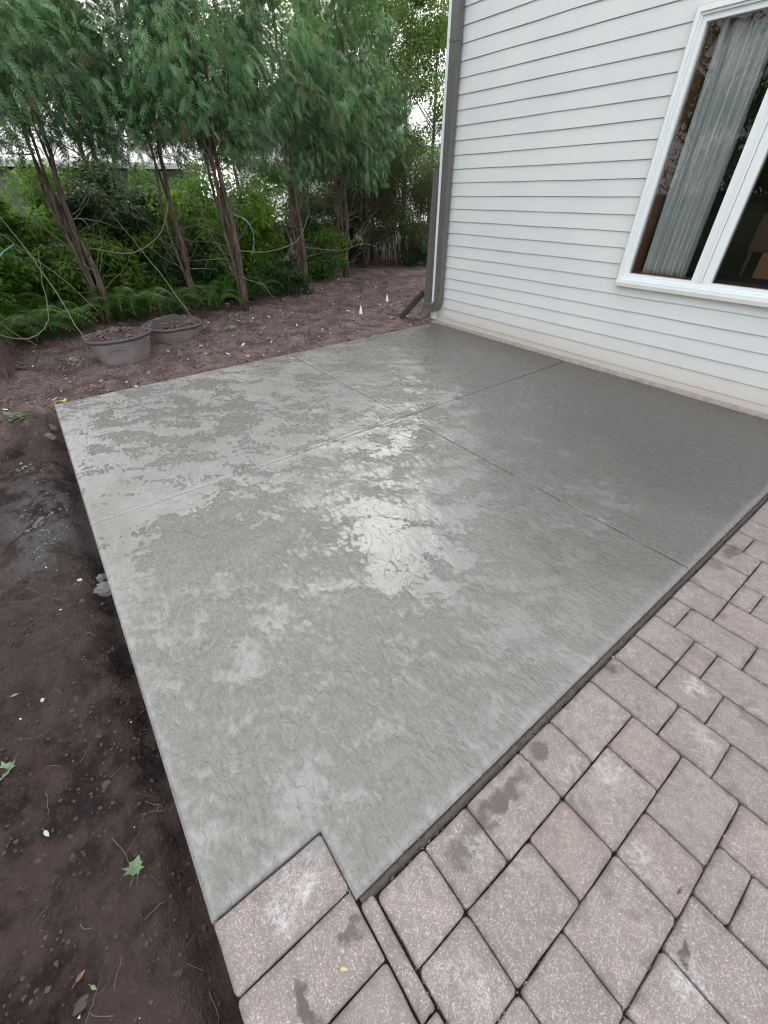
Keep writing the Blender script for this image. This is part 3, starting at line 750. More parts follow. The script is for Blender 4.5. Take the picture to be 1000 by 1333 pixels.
# ------------------------------------------------------------------ vegetation builders
def rotmats(yawa, pitcha, rolla):
    cy_, sy_, cp, sp_, cr_, sr = np.cos(yawa), np.sin(yawa), np.cos(pitcha), np.sin(pitcha), np.cos(rolla), np.sin(rolla)
    R = np.empty((len(yawa), 3, 3))
    R[:, 0, 0] = cy_*cp; R[:, 0, 1] = cy_*sp_*sr - sy_*cr_; R[:, 0, 2] = cy_*sp_*cr_ + sy_*sr
    R[:, 1, 0] = sy_*cp; R[:, 1, 1] = sy_*sp_*sr + cy_*cr_; R[:, 1, 2] = sy_*sp_*cr_ - cy_*sr
    R[:, 2, 0] = -sp_; R[:, 2, 1] = cp*sr; R[:, 2, 2] = cp*cr_
    return R        # local +X points along yaw, pitched down by pitch
def scatter(name, tv, tf, pos, R, sc, tint, mat, parent, smooth=False):
    N = len(pos); V = np.einsum('nij,kj->nki', R, tv)*np.asarray(sc).reshape(N, 1, 1) + pos[:, None, :]
    F = tf[None] + (np.arange(N)*len(tv))[:, None, None]
    return mesh_np(name, V.reshape(-1, 3), F.reshape(-1, tf.shape[1]), mat, parent, smooth, {'tint': np.clip(np.repeat(tint, len(tv)) + np.repeat(np.random.default_rng(N).normal(0, .09, (N*len(tv)+3)//4+1), 4)[:N*len(tv)]*(np.repeat(tint, len(tv)) < .9), 0, 1)})
def spray(nl, subs, width, seed, spread=.55, ang=.75):
    r_ = random.Random(seed); V = []; F = []
    def seg(p, d, L, w):
        q = (-d[1], d[0]); b0 = len(V)
        for (t_, s__) in ((0, 0), (.45, 1), (1, 0), (.45, -1)):
            x = p[0]+d[0]*L*t_+q[0]*w*s__; y = p[1]+d[1]*L*t_+q[1]*w*s__
            V.append((x, y, -.30*x*x - .35*abs(y)**1.4 + r_.uniform(-.006, .006)))
        F.append((b0, b0+1, b0+2, b0+3))
    seg((0, 0), (1, 0), 1, width*.7)
    for i in range(nl):
        t_ = .08+.88*i/nl; sg = 1 if i % 2 else -1; a_ = sg*(ang+r_.uniform(-.12, .12)); L = spread*(1-t_*.62)*min(1, .45+t_*2)*r_.uniform(.8, 1.1)
        d = (math.cos(a_), math.sin(a_)); seg((t_, 0), d, L, width)
        for k_ in range(subs):
            u = .25+.6*k_/max(1, subs-1); p = (t_+d[0]*L*u, d[1]*L*u); a2 = a_ + (.6 if k_ % 2 else -.6)
            seg(p, (math.cos(a2), math.sin(a2)), L*.38*(1.1-u*.5), width*.85)
    return np.array(V), np.array(F)
SPR = [spray(10, 2, .034, 1, .44, .62)]
def cypress(x, y, z0, label, h=4.7, rad=1.15, zlow=2.0, seed=0, nclump=122, per=32, stems=3, lean=(0, 0), tilt=0):
    r_ = np.random.default_rng(seed); rp = random.Random(seed)
    root = empty('cypress_tree', (x, y, z0), label, 'tree', 'cypress trees along the planting bed')
    t = MB()
    for s_i in range(stems):
        a_ = 2*math.pi*s_i/stems + rp.uniform(-.5, .5); pts = []; rad_ = []
        top = h*rp.uniform(.75, .95)
        for i in range(12):
            u = i/11; k_ = .045+.09*u*(1-.3*u) + (.05*math.sin(u*9+a_) if i else 0)
            pts.append((math.cos(a_+u*2.2)*k_+lean[0]*u*h*.2+rp.uniform(-.016, .016), math.sin(a_+u*2.2)*k_+lean[1]*u*h*.2+rp.uniform(-.016, .016), u*top - .08)); rad_.append((.030 if s_i else .050)*(1-u*.8)*(1.35 if i == 0 else 1))
        t.tube(pts, rad_, 8)
    t.build('trunk', M['bark'], root, True)
    br = MB()
    for i in range(80):         # bare lower branches
        zz = rp.uniform(.35, zlow+.3) if i < 44 else rp.uniform(zlow-.3, zlow+.5); a_ = rp.uniform(0, 2*math.pi); L = rp.uniform(.35, 1.1); p = Vector((math.cos(a_)*.07, math.sin(a_)*.07, zz)); pts = [p.copy()]
        el = rp.uniform(-.1, .9)
        for k_ in range(6):
            a_ += rp.uniform(-.35, .35); el += rp.uniform(-.3, .35); p = p + Vector((math.cos(a_)*math.cos(el), math.sin(a_)*math.cos(el), math.sin(el)))*L/6; pts.append(p.copy())
        r0 = rp.uniform(.003, .009); br.tube(pts, [r0*(1-.13*q) for q in range(7)], 4, False)
    br.build('branch', M['twig'], root, True)
    # clumps of drooping sprays
    P, YA, PI_, RO, SC, TI = [], [], [], [], [], []
    for c in range(nclump):
        u = r_.random() if c > nclump*.55 else r_.random()*.5
        zc = zlow + (h-zlow)*u; rr_ = rad*(1-((zc-zlow)/(h-zlow))**1.6*.9)*r_.uniform(.45, 1.0); a_ = r_.uniform(0, 2*np.pi)
        cpt = np.array([math.cos(a_)*rr_+lean[0]*zc*.2, math.sin(a_)*rr_+lean[1]*zc*.2, zc + r_.uniform(-.15, .1)])
        ti = r_.random()
        for k_ in range(per):
            off = r_.normal(0, 1, 3)*np.array([.13, .13, .15]); P.append(cpt+off)
            YA.append(a_ + r_.normal(0, .85)); PI_.append(r_.uniform(.05, 1.35)); RO.append(r_.normal(0, .9)); SC.append(r_.uniform(.10, .24)); TI.append(np.clip(ti*.75+r_.random()*.25-.1, 0, .88) if r_.random() > .04 else .97)
    tv, tf = SPR[0]
    scatter('crown', tv, tf, np.array(P), rotmats(np.array(YA), np.array(PI_), np.array(RO)), SC, np.array(TI), M['cyp'], root)
    return root
LEAF4 = (np.array([(0, 0, 0), (.45, .26, .03), (1, 0, -.12), (.45, -.26, .03)]), np.array([(0, 1, 2, 3)]))
LEAF6 = (np.array([(0, 0, 0), (.25, .22, .05), (.65, .24, .02), (1, 0, -.15), (.65, -.24, .02), (.25, -.22, .05), (.5, 0, -.02)]), np.array([(0, 6, 2, 1), (6, 3, 2, 2), (0, 5, 4, 6), (6, 4, 3, 3)]))
def leafcloud(name, n, centers, rads, size, mat, parent, seed, tmpl=LEAF4, pitch=(-.2, .9)):
    r_ = np.random.default_rng(seed); k_ = r_.integers(0, len(centers), n); c = np.array(centers)[k_]; rd = np.array(rads)[k_]
    d = r_.normal(0, 1, (n, 3)); d /= np.linalg.norm(d, axis=1)[:, None]; q = d*(r_.random(n)**.45)[:, None]*rd.reshape(n, -1)
    P = c+q; ya = np.arctan2(q[:, 1], q[:, 0]) + r_.normal(0, .9, n)
    ti = np.clip(r_.random(len(centers))[k_]*.5 + r_.random(n)*.5, 0, 1)
    return scatter(name, tmpl[0], tmpl[1], P, rotmats(ya, r_.uniform(pitch[0], pitch[1], n), r_.normal(0, .5, n)), r_.uniform(size[0], size[1], n), ti, mat, parent)
def bush(x, y, z0, rad, h, n, size, mat, name, label, cat, seed, group=None, stems=7, stemr=.008, nb=16, stemmat='twig', low=.15):
    rp = random.Random(seed); root = empty(name, (x, y, z0), label, cat, group)
    t = MB(); cs, rs = [], []
    for i in range(stems):
        a_ = rp.uniform(0, 6.28); k_ = rp.uniform(.2, .9)*rad; q0 = (.1 if stems < 15 else .55*rad); pts = [(rp.uniform(-q0, q0), rp.uniform(-q0, q0), -.05)]; 
        
        for q in range(1, 6): u = q/5; pts.append((pts[0][0]*(1-u*.5)+math.cos(a_)*k_*u**1.4+rp.uniform(-.04, .04), pts[0][1]*(1-u*.5)+math.sin(a_)*k_*u**1.4+rp.uniform(-.04, .04), h*.9*u))
        t.tube(pts, [stemr*(1-.14*q) for q in range(6)], 4, False)
    t.build('stem', M[stemmat], root, True)
    for i in range(nb):
        a_ = rp.uniform(0, 6.28); k_ = rad*math.sqrt(rp.random())*.85; zz = h*rp.uniform(low, .95)
        cs.append((math.cos(a_)*k_, math.sin(a_)*k_, zz)); s__ = rp.uniform(.22, .42)*rad; rs.append((s__, s__, s__*.8))
    leafcloud('foliage', n, cs, rs, size, mat, root, seed)
    return root
def fern(x, y, z0, L, nf, label, seed, group='ferns under the cypress trees'):
    rp = random.Random(seed); root = empty('fern', (x, y, z0), label, 'fern', group)
    for f_ in range(nf):
        V = []; F = []
        a_ = f_*2*math.pi/nf + rp.uniform(-.3, .3); ll = L*rp.uniform(.7, 1.1); arch = rp.uniform(.5, .9); ti = rp.random()
        ca, sa = math.cos(a_), math.sin(a_); N = 20
        for i in range(N):
            u = i/N; r = ll*u*.95; z = ll*1.9*(arch*u*1.5 - 1.3*u*u*arch + .03); u2 = (i+1)/N; r2 = ll*u2*.95; z2 = ll*1.9*(arch*u2*1.5 - 1.3*u2*u2*arch + .03)
            b0 = len(V); V += [(ca*r-sa*.003, sa*r+ca*.003, z), (ca*r+sa*.003, sa*r-ca*.003, z), (ca*r2+sa*.003, sa*r2-ca*.003, z2), (ca*r2-sa*.003, sa*r2+ca*.003, z2)]; F.append((b0, b0+1, b0+2, b0+3))
            w = ll*.26*math.sin(math.pi*min(1, u*.92+.1))**.8*(1-u*.35)
            for sg in (1, -1):
                b0 = len(V); px_, py_ = ca*r, sa*r; qx, qy = -sa*sg, ca*sg; dl = ll*.030
                V += [(px_, py_, z), (px_+qx*w*.5+ca*dl, py_+qy*w*.5+sa*dl, z-.01), (px_+qx*w+ca*w*.35, py_+qy*w+sa*w*.35, z-.10*w-.02), (px_+qx*w*.5-ca*dl*.4, py_+qy*w*.5-sa*dl*.4, z-.008)]
                F.append((b0, b0+1, b0+2, b0+3))
        mesh_np('frond', V, F, M['fern'], root, False, {'tint': [ti]*len(V)})
    return root
def gz(x, y): return float(ground_h(np.array([float(x)]), np.array([float(y)]))[0])

# cypress row
for a_ in [(-1.95, -5.95, 'leftmost cypress tree, its drooping crown entering the frame at the edge', 2.15, 5),
           (-3.1, -4.0, 'cypress tree whose trunk rises behind the larger tub', 2.25, 1),
           (-3.3, -2.6, 'cypress tree whose slim leaning trunk rises behind the smaller tub', 2.25, 2),
           (-2.75, -1.95, 'multi stemmed cypress tree right of the two tubs', 2.2, 3),
           (-3.6, -.35, 'cypress tree with a straight dark trunk in front of the white gap', 1.95, 4),
           (-4.1, 1.0, 'second cypress from the house, its crown reaching lowest', 1.9, 6),
           (-5.0, 2.2, 'cypress tree nearest the house, partly hidden behind the twiggy shrub', 2.0, 7)]:
    cypress(a_[0], a_[1], gz(a_[0], a_[1]), a_[2], h=4.3 if a_[1] < -2 else 4.9, zlow=a_[3], seed=a_[4]*13+2, rad=1.15 if a_[4] != 6 else 1.0, stems=5 if a_[4] in (1, 3) else 3)
o = empty('tree_stump', (-1.55, -5.33, gz(-1.55, -5.33)), 'red brown trunk base cut off by the edge of the picture', 'stump')
b = MB(); b.lathe([(.16, -.1), (.125, .04), (.10, .22), (.09, .5), (.085, .85), (.0, .86)], 14, wob=.08, seed=2); b.build('trunk', M['stump'], o, True)
b = MB()
for i in range(5):
    a_ = i*1.3; b.tube([(0, 0, .1), (math.cos(a_)*.15, math.sin(a_)*.15, .02), (math.cos(a_)*.34, math.sin(a_)*.34, -.05)], [.04, .025, .012], 6)
b.build('root', M['stump'], o, True)

# broadleaf shrubs behind the row
sh = [(-4.4, -5.3, .75, 1.7, 'bushy green shrub filling the gap at the picture edge'), (-4.5, -4.2, .8, 1.75, 'bright green shrub between the first two cypress trunks'),
      (-4.7, -3.1, .8, 1.6, 'green shrub behind the larger tub, yellowish at its top'), (-4.9, -2.1, .8, 1.65, 'leafy green shrub behind the slim leaning trunk'),
      (-4.7, -1.0, .75, 1.5, 'green shrub behind the multi stemmed cypress'), (-5.2, .2, .7, 1.15, 'low green shrub behind the straight dark trunk'),
      (-3.7, -5.5, .7, 1.3, 'low leafy shrub in front of the bushy one at the edge'),
      (-5.6, -4.7, .9, 2.0, 'tall green shrub against the grey wall at the picture edge'), (-5.9, -3.4, .9, 1.9, 'yellow green shrub against the grey wall, between two trunks'),
      (-5.9, -1.8, .9, 1.8, 'shrub against the white gap behind the multi stemmed cypress'), (-4.0, -3.4, .6, 1.0, 'low leafy shrub just behind the two tubs'),
      (-4.1, -2.4, .6, .9, 'low leafy shrub at the foot of the slim leaning trunk'), (-4.0, -4.6, .7, 1.1, 'low leafy shrub behind the ferns near the stump'), (-6.6, -.4, .8, 1.3, 'shrub in the back row behind the straight dark trunk')]
for i, q in enumerate(sh):
    bush(q[0], q[1], gz(q[0], q[1]), q[2]*1.12, q[3], 9000, (.05, .11), M['shrub'] if i % 3 != 2 else M['dkshrub'], 'shrub', q[4], 'shrub', 100+i, 'shrubs behind the cypress trees', low=.08)
for i, q in enumerate([(-3.5, -1.3, .55, .75, 'low dark evergreen seedling beside the multi stemmed cypress'), (-4.1, .35, .5, .7, 'low dark evergreen seedling past the straight trunk'), (-3.1, -.75, .35, .5, 'small evergreen sprout at the edge of the mulch')]):
    bush(q[0], q[1], gz(q[0], q[1]), q[2], q[3], 1500, (.04, .09), M['dkshrub'], 'seedling', q[4], 'seedling', 140+i, 'seedlings under the trees', stems=4)
# twiggy shrub near the house
bush(-5.0, 2.9, 0, 1.05, 2.5, 13000, (.03, .065), M['olive'], 'twiggy_shrub', 'tall twiggy shrub with many thin brown stems behind the mulch bed', 'shrub', 151, stems=70, stemr=.009, nb=30, stemmat='stump', low=.3)
bush(-5.8, 1.5, 0, 1.0, 2.1, 8500, (.03, .07), M['olive'], 'twiggy_shrub', 'thinner twiggy shrub left of the tall twiggy one, white showing through', 'shrub', 152, stems=40, stemr=.008, nb=24, low=.2)
bush(-6.9, 4.3, 0, 1.1, 2.2, 12000, (.05, .1), M['dkshrub'], 'shrub', 'dark shrub filling the background beside the downspout', 'shrub', 154)
bush(-7.3, 2.6, 0, 1.0, 1.6, 9000, (.05, .1), M['dkshrub'], 'shrub', 'dark shrub behind the thinner twiggy one', 'shrub', 155)
bush(-5.6, 4.6, 0, .8, 1.9, 9000, (.035, .07), M['olive'], 'shrub', 'olive shrub just left of the loose pipe', 'shrub', 156, stems=20)
bush(-4.3, 3.6, 0, .6, .8, 3500, (.04, .08), M['dkshrub'], 'ground_shrub', 'low dark shrub at the foot of the tall twiggy one', 'shrub', 153, low=.1)
bush(-4.7, 4.0, 0, .9, 2.2, 9000, (.03, .065), M['olive'], 'twiggy_shrub', 'twiggy shrub closest to the loose pipe', 'shrub', 157, stems=44, stemr=.008, nb=24, stemmat='stump', low=.1)
bush(-5.7, 2.1, 0, .8, 1.2, 7000, (.04, .08), M['dkshrub'], 'shrub', 'low dark shrub filling the gap behind the twiggy shrubs', 'shrub', 158)
bush(-3.9, -1.5, 0, .75, 1.5, 8000, (.05, .10), M['shrub'], 'shrub', 'bright leafy shrub between the multi stemmed cypress and the straight dark trunk', 'shrub', 159)
bush(-4.0, .6, 0, .6, 1.0, 5000, (.04, .09), M['shrub'], 'shrub', 'small bright shrub on the house side of the straight dark trunk', 'shrub', 160)
# ferns
fl = [(-2.75, -4.75, .55), (-2.55, -5.15, .5), (-2.9, -4.45, .5), (-3.0, -3.55, .55), (-2.85, -3.15, .5), (-3.0, -2.95, .55), (-2.9, -2.35, .45), (-3.1, -1.6, .5), (-3.4, -.9, .45), (-3.3, -5.2, .6), (-3.4, -3.9, .55), (-2.6, -4.95, .5), (-3.05, -3.8, .5), (-3.2, -2.2, .5), (-3.3, -1.9, .5)]
fd = ['spreading fern at the bed edge between the stump and the larger tub', 'fern closest to the red brown stump', 'fern tucked left of the larger tub', 'fern between the two tubs', 'arching fern behind the smaller tub', 'fern at the foot of the slim leaning trunk',
      'small fern right of the smaller tub', 'fern at the foot of the multi stemmed cypress', 'fern beside the low evergreen seedling', 'tall fern in the shade at the picture edge', 'fern behind the trunk of the larger tub', 'fern between the stump and the fern left of the tub', 'short fern right behind the larger tub', 'fern between the slim trunk and the multi stemmed cypress', 'short fern behind the multi stemmed cypress']
for i, (q, d) in enumerate(zip(fl, fd)): fern(q[0], q[1], gz(q[0], q[1]), q[2]*1.15, 17, d, 200+i)
# background trees
def tree(x, y, h, zlow, rad, n, size, mat, label, seed, trunk=.09, group='trees beyond the planting bed', nb=46):
    rp = random.Random(seed); root = empty('leafy_tree', (x, y, 0), label, 'tree', group); t = MB(); cs, rs = [], []
    t.tube([(rp.uniform(-.05, .05), rp.uniform(-.05, .05), h*.8*i/6-.1) for i in range(7)], [trunk*(1-.12*i) for i in range(7)], 7)
    for i in range(nb):
        a_ = rp.uniform(0, 6.28); u = rp.random(); zz = zlow+(h-zlow)*u; k_ = rad*math.sqrt(rp.uniform(.1, 1))*(1-.55*u*u)
        c = (math.cos(a_)*k_, math.sin(a_)*k_, zz); cs.append(c); s__ = rp.uniform(.18, .34)*rad; rs.append((s__, s__, s__*.75))
        if i % 2 == 0: t.tube([(0, 0, zz*.7), (c[0]*.5, c[1]*.5, zz*.85), c], [trunk*.16, trunk*.10, trunk*.04], 4, False)
    t.build('trunk', M['bark'], root, True); leafcloud('crown', n, cs, rs, size, mat, root, seed)
    return root
tree(-6.8, 4.9, 5.7, 1.2, 1.7, 22000, (.05, .10), M['pale'], 'airy tree with small pale leaves showing beside the downspout', 301)
tree(-8.2, 7.2, 6.2, 1.0, 2.2, 20000, (.06, .11), M['pale'], 'pale green tree further back beside the house corner', 302)
tree(-9.0, 2.6, 6.0, 1.2, 1.9, 16000, (.07, .13), M['shrub'], 'taller green tree behind the cypress row, near the white gaps', 303)
tree(-10.5, -2.5, 5.0, 3.2, 2.0, 5000, (.08, .15), M['dkshrub'], 'dark tree behind the neighbouring roof', 304)
tree(-8.0, .4, 4.6, 1.0, 1.5, 13000, (.06, .11), M['shrub'], 'leafy tree filling the gap behind the multi stemmed cypress', 306, .06)
tree(-7.4, 3.4, 6.4, 2.0, 1.5, 20000, (.05, .10), M['shrub'], 'slim leafy tree between the last cypress and the airy pale tree', 307, .06)
tree(-9.5, 4.8, 6.6, 2.0, 2.0, 18000, (.07, .12), M['dkshrub'], 'dark tree closing the background behind the slim leafy one', 308, .08)
tree(-6.2, 3.3, 4.6, 1.5, 1.2, 12000, (.04, .08), M['olive'], 'olive green sapling just behind the tall twiggy shrub', 305, .05)
for i, (x, y, h, d) in enumerate([(1.2, -13.5, 7.5, 'broad tree across the lawn, reflected at the top of the window'), (-3.5, -14.5, 8.5, 'tall tree across the lawn, reflected low in the window'), (5.2, -15, 7, 'tree across the lawn behind the photographer'), (-8, -11, 8, 'tree at the far side of the lawn')]):
    tree(x, y, h+1, .8, 3.2, 22000, (.09, .16), M['shrub'] if i % 2 else M['dkshrub'], d, 320+i, .16, 'trees across the lawn')

# neighbouring buildings
nb_ = empty('neighbour_house', (-12, -4, 0), 'low neighbouring house with a white gutter and pale roof behind the trees', 'house')
b = MB(); b.box((-6, -9, 0), (-.45, 4.9, 2.12)); b.build('wall', M['nwall'], nb_)
b = MB(); b.add([(.05, -9.4, 2.28), (.05, 5.3, 2.28), (-3.3, 5.3, 3.5), (-3.3, -9.4, 3.5), (-6.6, -9.4, 2.28), (-6.6, 5.3, 2.28), (.05, -9.4, 2.2), (.05, 5.3, 2.2), (-6.6, -9.4, 2.2), (-6.6, 5.3, 2.2)],
             [(0, 1, 2, 3), (3, 2, 5, 4), (6, 7, 1, 0), (0, 3, 4, 8, 6), (1, 7, 9, 5, 2), (8, 9, 7, 6), (4, 5, 9, 8)]); b.build('roof', M['roof'], nb_)
b = MB(); b.sweep([(.11, -9.4, 2.22), (.11, 5.3, 2.22)], [(-.05, -.07), (.05, -.07), (.055, .07), (-.05, .07)]); b.build('gutter', M['nwhite'], nb_)
b = MB(); b.box((-.44, -5.2, .05), (-.36, -2.2, 1.95)); b.build('garage_door', M['nwhite'], nb_)
b = MB(); b.box((-.44, .9, .9), (-.38, 2.1, 1.8)); b.build('window', M['spoutd'], nb_)
nb2 = empty('white_house', (-15, 10, 0), 'white sided house glimpsed through the gaps beside the twiggy shrub', 'house')
b = MB()
for i in range(22): b.add([(0, -4.5, i*.15), (0, 5, i*.15), (-.03, 5, i*.15+.15), (-.03, -4.5, i*.15+.15), (-.04, -4.5, i*.15), (-.04, 5, i*.15)], [(0, 1, 2, 3), (4, 5, 1, 0)])
b.box((-6, -4.5, 0), (-.05, 5, 3.3)); b.build('wall', M['nwhite'], nb2)
b = MB(); b.add([(.4, -4.9, 3.25), (.4, 5.4, 3.25), (-3, 5.4, 5), (-3, -4.9, 5), (-6.4, -4.9, 3.25), (-6.4, 5.4, 3.25)], [(0, 1, 2, 3), (3, 2, 5, 4), (0, 3, 4), (1, 5, 2), (4, 5, 1, 0)]); b.build('roof', M['roof'], nb2)

# long bare twigs
def bent(name, pts, r, mat, label, cat, group=None, n=5):
    P = [Vector(p) for p in pts]; out = []
    rj = random.Random(len(label)); 
    for i in range(len(P)-1):       # catmull-rom
        p0, p1, p2, p3 = P[max(i-1, 0)], P[i], P[i+1], P[min(i+2, len(P)-1)]
        for k_ in range(6):
            t_ = k_/6; out.append(.5*((2*p1)+(p2-p0)*t_+(2*p0-5*p1+4*p2-p3)*t_*t_+(3*p1-p0-3*p2+p3)*t_**3))
    out.append(P[-1]); out = [q_+Vector((rj.gauss(0, 1), rj.gauss(0, 1), rj.gauss(0, .6)))*r*.55 for q_ in out]; b = MB(); b.tube(out, [r*(1-.6*i/len(out)) for i in range(len(out))], n); o = b.build(name, mat, None, True); return tag(o, label, cat, group)
bent('bare_branch', [(-2.0, -5.35, .32), (-2.0, -5.0, .18), (-2.05, -4.72, .35), (-2.2, -4.6, .75), (-2.3, -4.5, 1.05)], .009, M['twig'], 'pale bare branch curving up from beside the stump', 'branch')
bent('bare_branch', [(-2.2, -4.95, .05), (-2.1, -5.15, .3), (-2.1, -5.3, .75)], .007, M['twig'], 'thin bare branch rising near the stump foot', 'branch')
bent('bare_branch', [(-1.75, -4.45, .12), (-2.0, -4.55, .8), (-2.3, -4.75, 1.5), (-2.7, -5.0, 2.1)], .008, M['twig'], 'long straight bare branch leaning over the rim of the larger tub', 'branch')
bent('bare_branch', [(-2.6, -4.1, .25), (-2.5, -4.4, .75), (-2.5, -4.9, 1.35), (-2.7, -5.4, 1.8)], .007, M['twig'], 'bare branch crossing low behind the larger tub', 'branch')
bent('bare_branch', [(-2.9, -3.9, 1.0), (-2.4, -3.5, .95), (-2.2, -3.1, 1.15), (-2.3, -2.85, 1.5)], .009, M['twig'], 'curving bare branch between the first two trunks', 'branch')
bent('bare_branch', [(-2.7, -1.9, .85), (-2.3, -1.5, .85), (-2.1, -1.1, 1.0), (-2.2, -.8, 1.35)], .009, M['twig'], 'curving bare branch on the house side of the multi stemmed cypress', 'branch')
bent('bare_branch', [(-3.5, -.3, .75), (-3.0, .2, .7), (-2.8, .6, .8), (-3.0, 1.1, .7)], .008, M['twig'], 'bare branch arching low past the straight dark trunk', 'branch')
bent('bare_branch', [(-2.1, -3.0, .12), (-2.4, -3.2, .7), (-2.9, -3.5, 1.4)], .008, M['twig'], 'thin straight twig leaning behind the smaller tub', 'branch')
bent('twine', [(-1.9, -5.75, .66), (-2.1, -5.3, .72), (-2.2, -4.95, 1.0), (-2.5, -4.7, 1.12)], .009, M['rope'], 'pale blue twine hanging near the picture edge', 'twine')
bent('twine', [(-2.9, -1.95, 1.35), (-2.6, -1.7, 1.25), (-2.65, -1.6, 1.0), (-2.6, -1.7, .8)], .007, M['rope'], 'pale blue twine tangled on the multi stemmed cypress', 'twine')
bent('twine', [(-4.2, .9, 1.3), (-4.1, 1.1, 1.1), (-4.2, 1.2, .95)], .008, M['rope'], 'short blue twine near the twiggy shrub', 'twine')

def lumps(name, n, place, size, mat, kind_seed, flat=.6, elong=1.0, parent=None):
    """irregular small solids as one uncountable mass"""
    r_ = np.random.default_rng(kind_seed)
    ico = np.array([(0,0,1),(.89,0,.45),(.28,.85,.45),(-.72,.53,.45),(-.72,-.53,.45),(.28,-.85,.45),(.72,.53,-.45),(-.28,.85,-.45),(-.89,0,-.45),(-.28,-.85,-.45),(.72,-.53,-.45),(0,0,-1)])
    tf = np.array([(0,1,2),(0,2,3),(0,3,4),(0,4,5),(0,5,1),(1,6,2),(2,7,3),(3,8,4),(4,9,5),(5,10,1),(6,7,2),(7,8,3),(8,9,4),(9,10,5),(10,6,1),(6,11,7),(7,11,8),(8,11,9),(9,11,10),(10,11,6)])
    P = place(r_, n); N = len(P); sc = r_.uniform(size[0], size[1], N)*r_.random(N)**.5
    V = ico[None]*(1+r_.normal(0, .17, (N, 12, 1))); V[:, :, 0] *= elong; V[:, :, 2] *= flat
    R = rotmats(r_.uniform(0, 6.28, N), r_.normal(0, .35, N), r_.normal(0, .35, N))
    V = np.einsum('nij,nkj->nki', R, V)*sc[:, None, None]+P[:, None, :]
    F = tf[None]+(np.arange(N)*12)[:, None, None]
    o = mesh_np(name, V.reshape(-1, 3), F.reshape(-1, 3), mat, parent, False)
    o['kind'] = 'stuff'; return o
# tubs of soil
def tub(x, y, z, r, hgt, label, seed, tilt):
    o = empty('plant_tub', (x, y, z), label, 'tub', 'plastic tubs half sunk in the bed'); o.rotation_euler = (tilt[0], tilt[1], 0)
    b = MB(); b.lathe([(r*.66, -.12), (r*.72, .0), (r*.80, hgt*.35), (r*.87, hgt*.7), (r*.91, hgt*.92), (r*.90, hgt*.92)], 40, wob=.048, seed=seed); b.build('shell', M['pot'], o, True)
    b = MB(); b.lathe([(r*.905, hgt*.86), (r*.97, hgt*.87), (r*1.0, hgt*.93), (r*.985, hgt), (r*.93, hgt), (r*.90, hgt*.93)], 40, wob=.048, seed=seed); b.build('rim', M['potrim'], o, True)
    for a_ in (-.2, 1.4, 3.2, 4.6):     # moulded grips
        b = MB(); aa = a_; pts = [(math.cos(aa+q*.09)*r*(.885+.012), math.sin(aa+q*.09)*r*.897, hgt*(.56+.09*(1-(q/3)**2))) for q in range(-3, 4)]
        b.tube(pts, .007, 5); b.build('grip', M['pot'], o, True)
    n_ = 26; g = np.linspace(-1, 1, n_); X, Y = np.meshgrid(g, g, indexing='ij'); k_ = np.maximum(np.abs(X), np.abs(Y))+1e-9; l_ = np.hypot(X, Y)+1e-9
    Xc, Yc = X*k_/l_*r*.905, Y*k_/l_*r*.905; rr_ = np.hypot(Xc, Yc)/(r*.905)
    Zc = hgt*.94+.055*(1-rr_**2.5)+(fbm(Xc+seed, Yc, 9, 4, seed)-.5)*.13*(1.1-rr_**4)
    i, j = np.meshgrid(np.arange(n_-1), np.arange(n_-1), indexing='ij'); a = i*n_+j
    mesh_np('soil', np.stack([Xc, Yc, Zc], -1).reshape(-1, 3), np.stack([a, a+n_, a+n_+1, a+1], -1).reshape(-1, 4), M['clod'], o, True)
    lumps('soil_bits', 160, lambda r_, n: (lambda q, w: np.stack([q*np.cos(w), q*np.sin(w), hgt*.96+.055*(1-(q/(r*.9))**2.5)], -1))(r*.86*np.sqrt(r_.random(n)), r_.uniform(0, 6.28, n)), (.008, .028), M['clodm'], seed+50, .5, 1.6, o)
    return o
tub(-1.25, -4.13, -.055, .385, .30, 'larger grey plastic tub of soil at the bed edge, nearer the slab', 3, (0, -.05))
tub(-1.78, -3.36, -.13, .385, .30, 'smaller looking grey tub of soil sunk deeper, on the house side of the other', 5, (.0, .02))

# survey flags
def flag(x, y, label):
    z = gz(x, y); o = empty('marker_flag', (x, y, z), label, 'marker flag', 'white marker flags in the mulch')
    b = MB(); b.tube([(0, 0, -.02), (.004, 0, .13)], .002, 4); b.build('wire', M['wire'], o)
    b = MB(); b.lathe([(.030, .0), (.024, .05), (.008, .12), (.0, .14)], 7, wob=.15, seed=1); b.build('flag', M['flag'], o)
flag(-1.34, -.47, 'white marker flag nearer the slab'); flag(-1.75, .40, 'white marker flag nearer the twiggy shrub')

